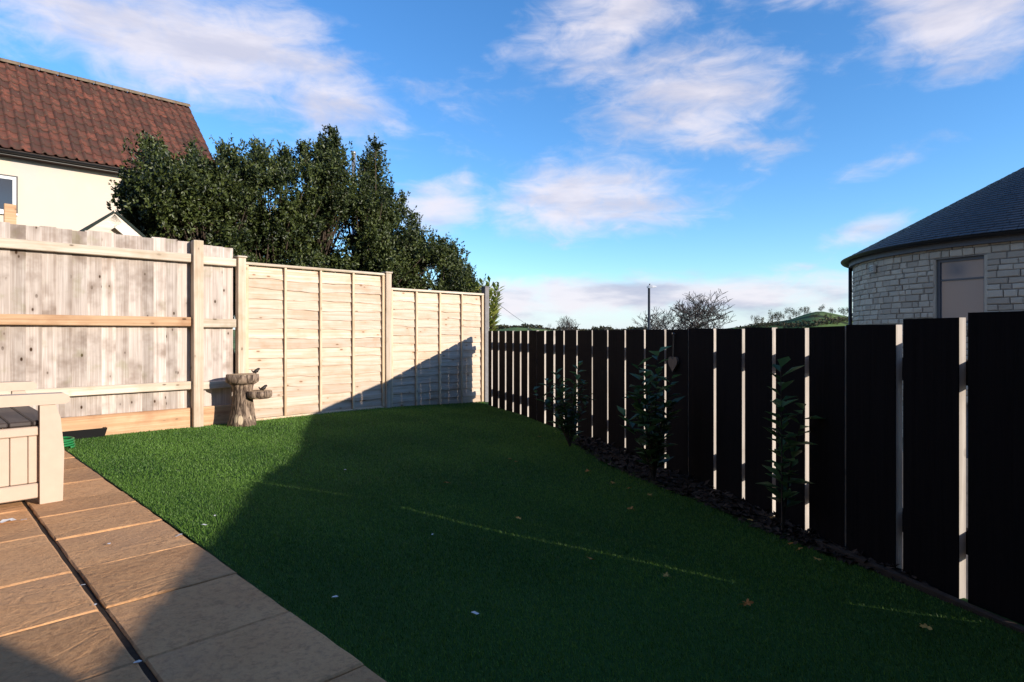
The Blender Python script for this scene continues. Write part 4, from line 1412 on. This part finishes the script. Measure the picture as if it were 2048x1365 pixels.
# hedgerows and woods far off, one mass
n = 5200
px = np.concatenate([rng.uniform(985, 1300, 2200), rng.uniform(1395, 1705, 3000)])
far = px < 1390
r = np.where(far, 1450 + rng.normal(0, 15, n), np.where(rng.random(n) < .5, 300 + 60 * np.sin(px * .05), 470 + 40 * np.sin(px * .03)) + rng.normal(0, 4, n))
azd = np.degrees(np.arctan((px - 1024) / F))
Pn = np.stack([r * np.sin(np.radians(azd)), r * np.cos(np.radians(azd)), land(r, azd) + rng.uniform(0, 1, n) * np.where(far, 7 * (np.sin(px * .09) > -.2), 2.6)], 1)
o = link('hedgerow', leaves_mesh('hedgerow', Pn, rand_dirs(n), rand_dirs(n), np.where(far, 6.0, 1.6), np.where(far, 4.0, 1.2), hill_leaf, .2, np.clip(rng.normal(.4, .3, n), 0, 1)))
tag(o, 'far off hedges and woods along the fields', 'hedge', None, 'stuff')

# ------------------------------------------------------------------ fallen leaves and scraps
fl_m, t, b = new_mat('dry_leaf', .7, .2)
v, rnd = obj_coords(t)
t.put(b.inputs['Base Color'], t.mix(rnd, (0.42, 0.15, 0.03), (0.50, 0.30, 0.08)))
def maple():
    mb = MB(); pts = [(0, 0, .012)]
    n = 20
    for k in range(n):
        a_ = 2 * math.pi * k / n
        r_ = .030 * (1.0 + .42 * math.cos(5 * a_)) * (1.15 if math.cos(a_) > 0 else .9)
        pts.append((r_ * math.cos(a_), r_ * math.sin(a_), .004 + .014 * abs(math.sin(a_ * 1.5 + .4))))
    mb.add(pts, [(0, 1 + k, 1 + (k + 1) % n) for k in range(n)])
    mb.tube([(-.02, 0, .008), (-.06, .006, .006)], .0018, 4)
    return mb.mesh('fallen_leaf', fl_m)
maple_me = maple()
for k, (px, py) in enumerate([(893, 978), (1037, 1037), (1020, 925), (1034, 930), (1333, 1140), (1180, 1115), (1495, 1188), (1262, 1013), (1300, 985), (1500, 1040), (1545, 1035), (1582, 1075), (1600, 1085), (1635, 1105), (1853, 1240), (1175, 940), (1078, 872), (1258, 972), (1225, 962)]):
    g = gnd(px, py, -.05)
    o = link('fallen_leaf', maple_me)
    on_bark = px > 1060 and b_x(g.y) - g.x < bed_width(g.y) + .1
    o.location = (g.x, g.y, float(gz(g.x, g.y)) + (.045 if on_bark else .020))
    o.rotation_euler = (random.uniform(-.3, .3), random.uniform(-.3, .3), random.uniform(0, 6.28))
    s_ = random.uniform(.35, .6); o.scale = (s_, s_, s_)
    tag(o, 'dry orange leaf lying on the bark by the black fence' if on_bark else 'dry orange leaf lying out on the shaded lawn', 'leaf', 'fallen leaves on the bark' if on_bark else 'fallen leaves on the lawn')
scrap_m = simple_mat('white_scrap', (0.75, 0.73, 0.70), .8, .05, 10)
sm = MB().add([(-.02, -.008, .003), (.012, -.012, .006), (.022, .004, .004), (.004, .012, .008), (-.016, .008, .003)], [(0, 1, 2, 3, 4)]).mesh('scrap', scrap_m)
for k, (px, py) in enumerate([(670, 1193), (865, 1060), (950, 1212), (166, 1173), (191, 1212), (275, 1328), (10, 1046), (22, 1043), (48, 1042), (218, 1090), (360, 1072), (430, 1041), (408, 1060), (355, 1075), (690, 940)]):
    g = gnd(px, py)
    o = link('pale_scrap', sm)
    o.location = (g.x, g.y, float(gz(g.x, g.y)) * (px > 400) + (.022 if px > 400 else .004))
    o.rotation_euler = (0, 0, k * 1.3); s_ = random.uniform(.5, 1.0) * (1.6 if px < 30 else .8); o.scale = (s_, s_, s_)
    on_patio = sum(to_ab(g.x, g.y)[:1]) < 1.0
    tag(o, 'small white scrap of debris on the stone patio' if on_patio else 'small white scrap of debris on the green lawn', 'debris', 'white scraps on the patio' if on_patio else 'white scraps on the lawn')
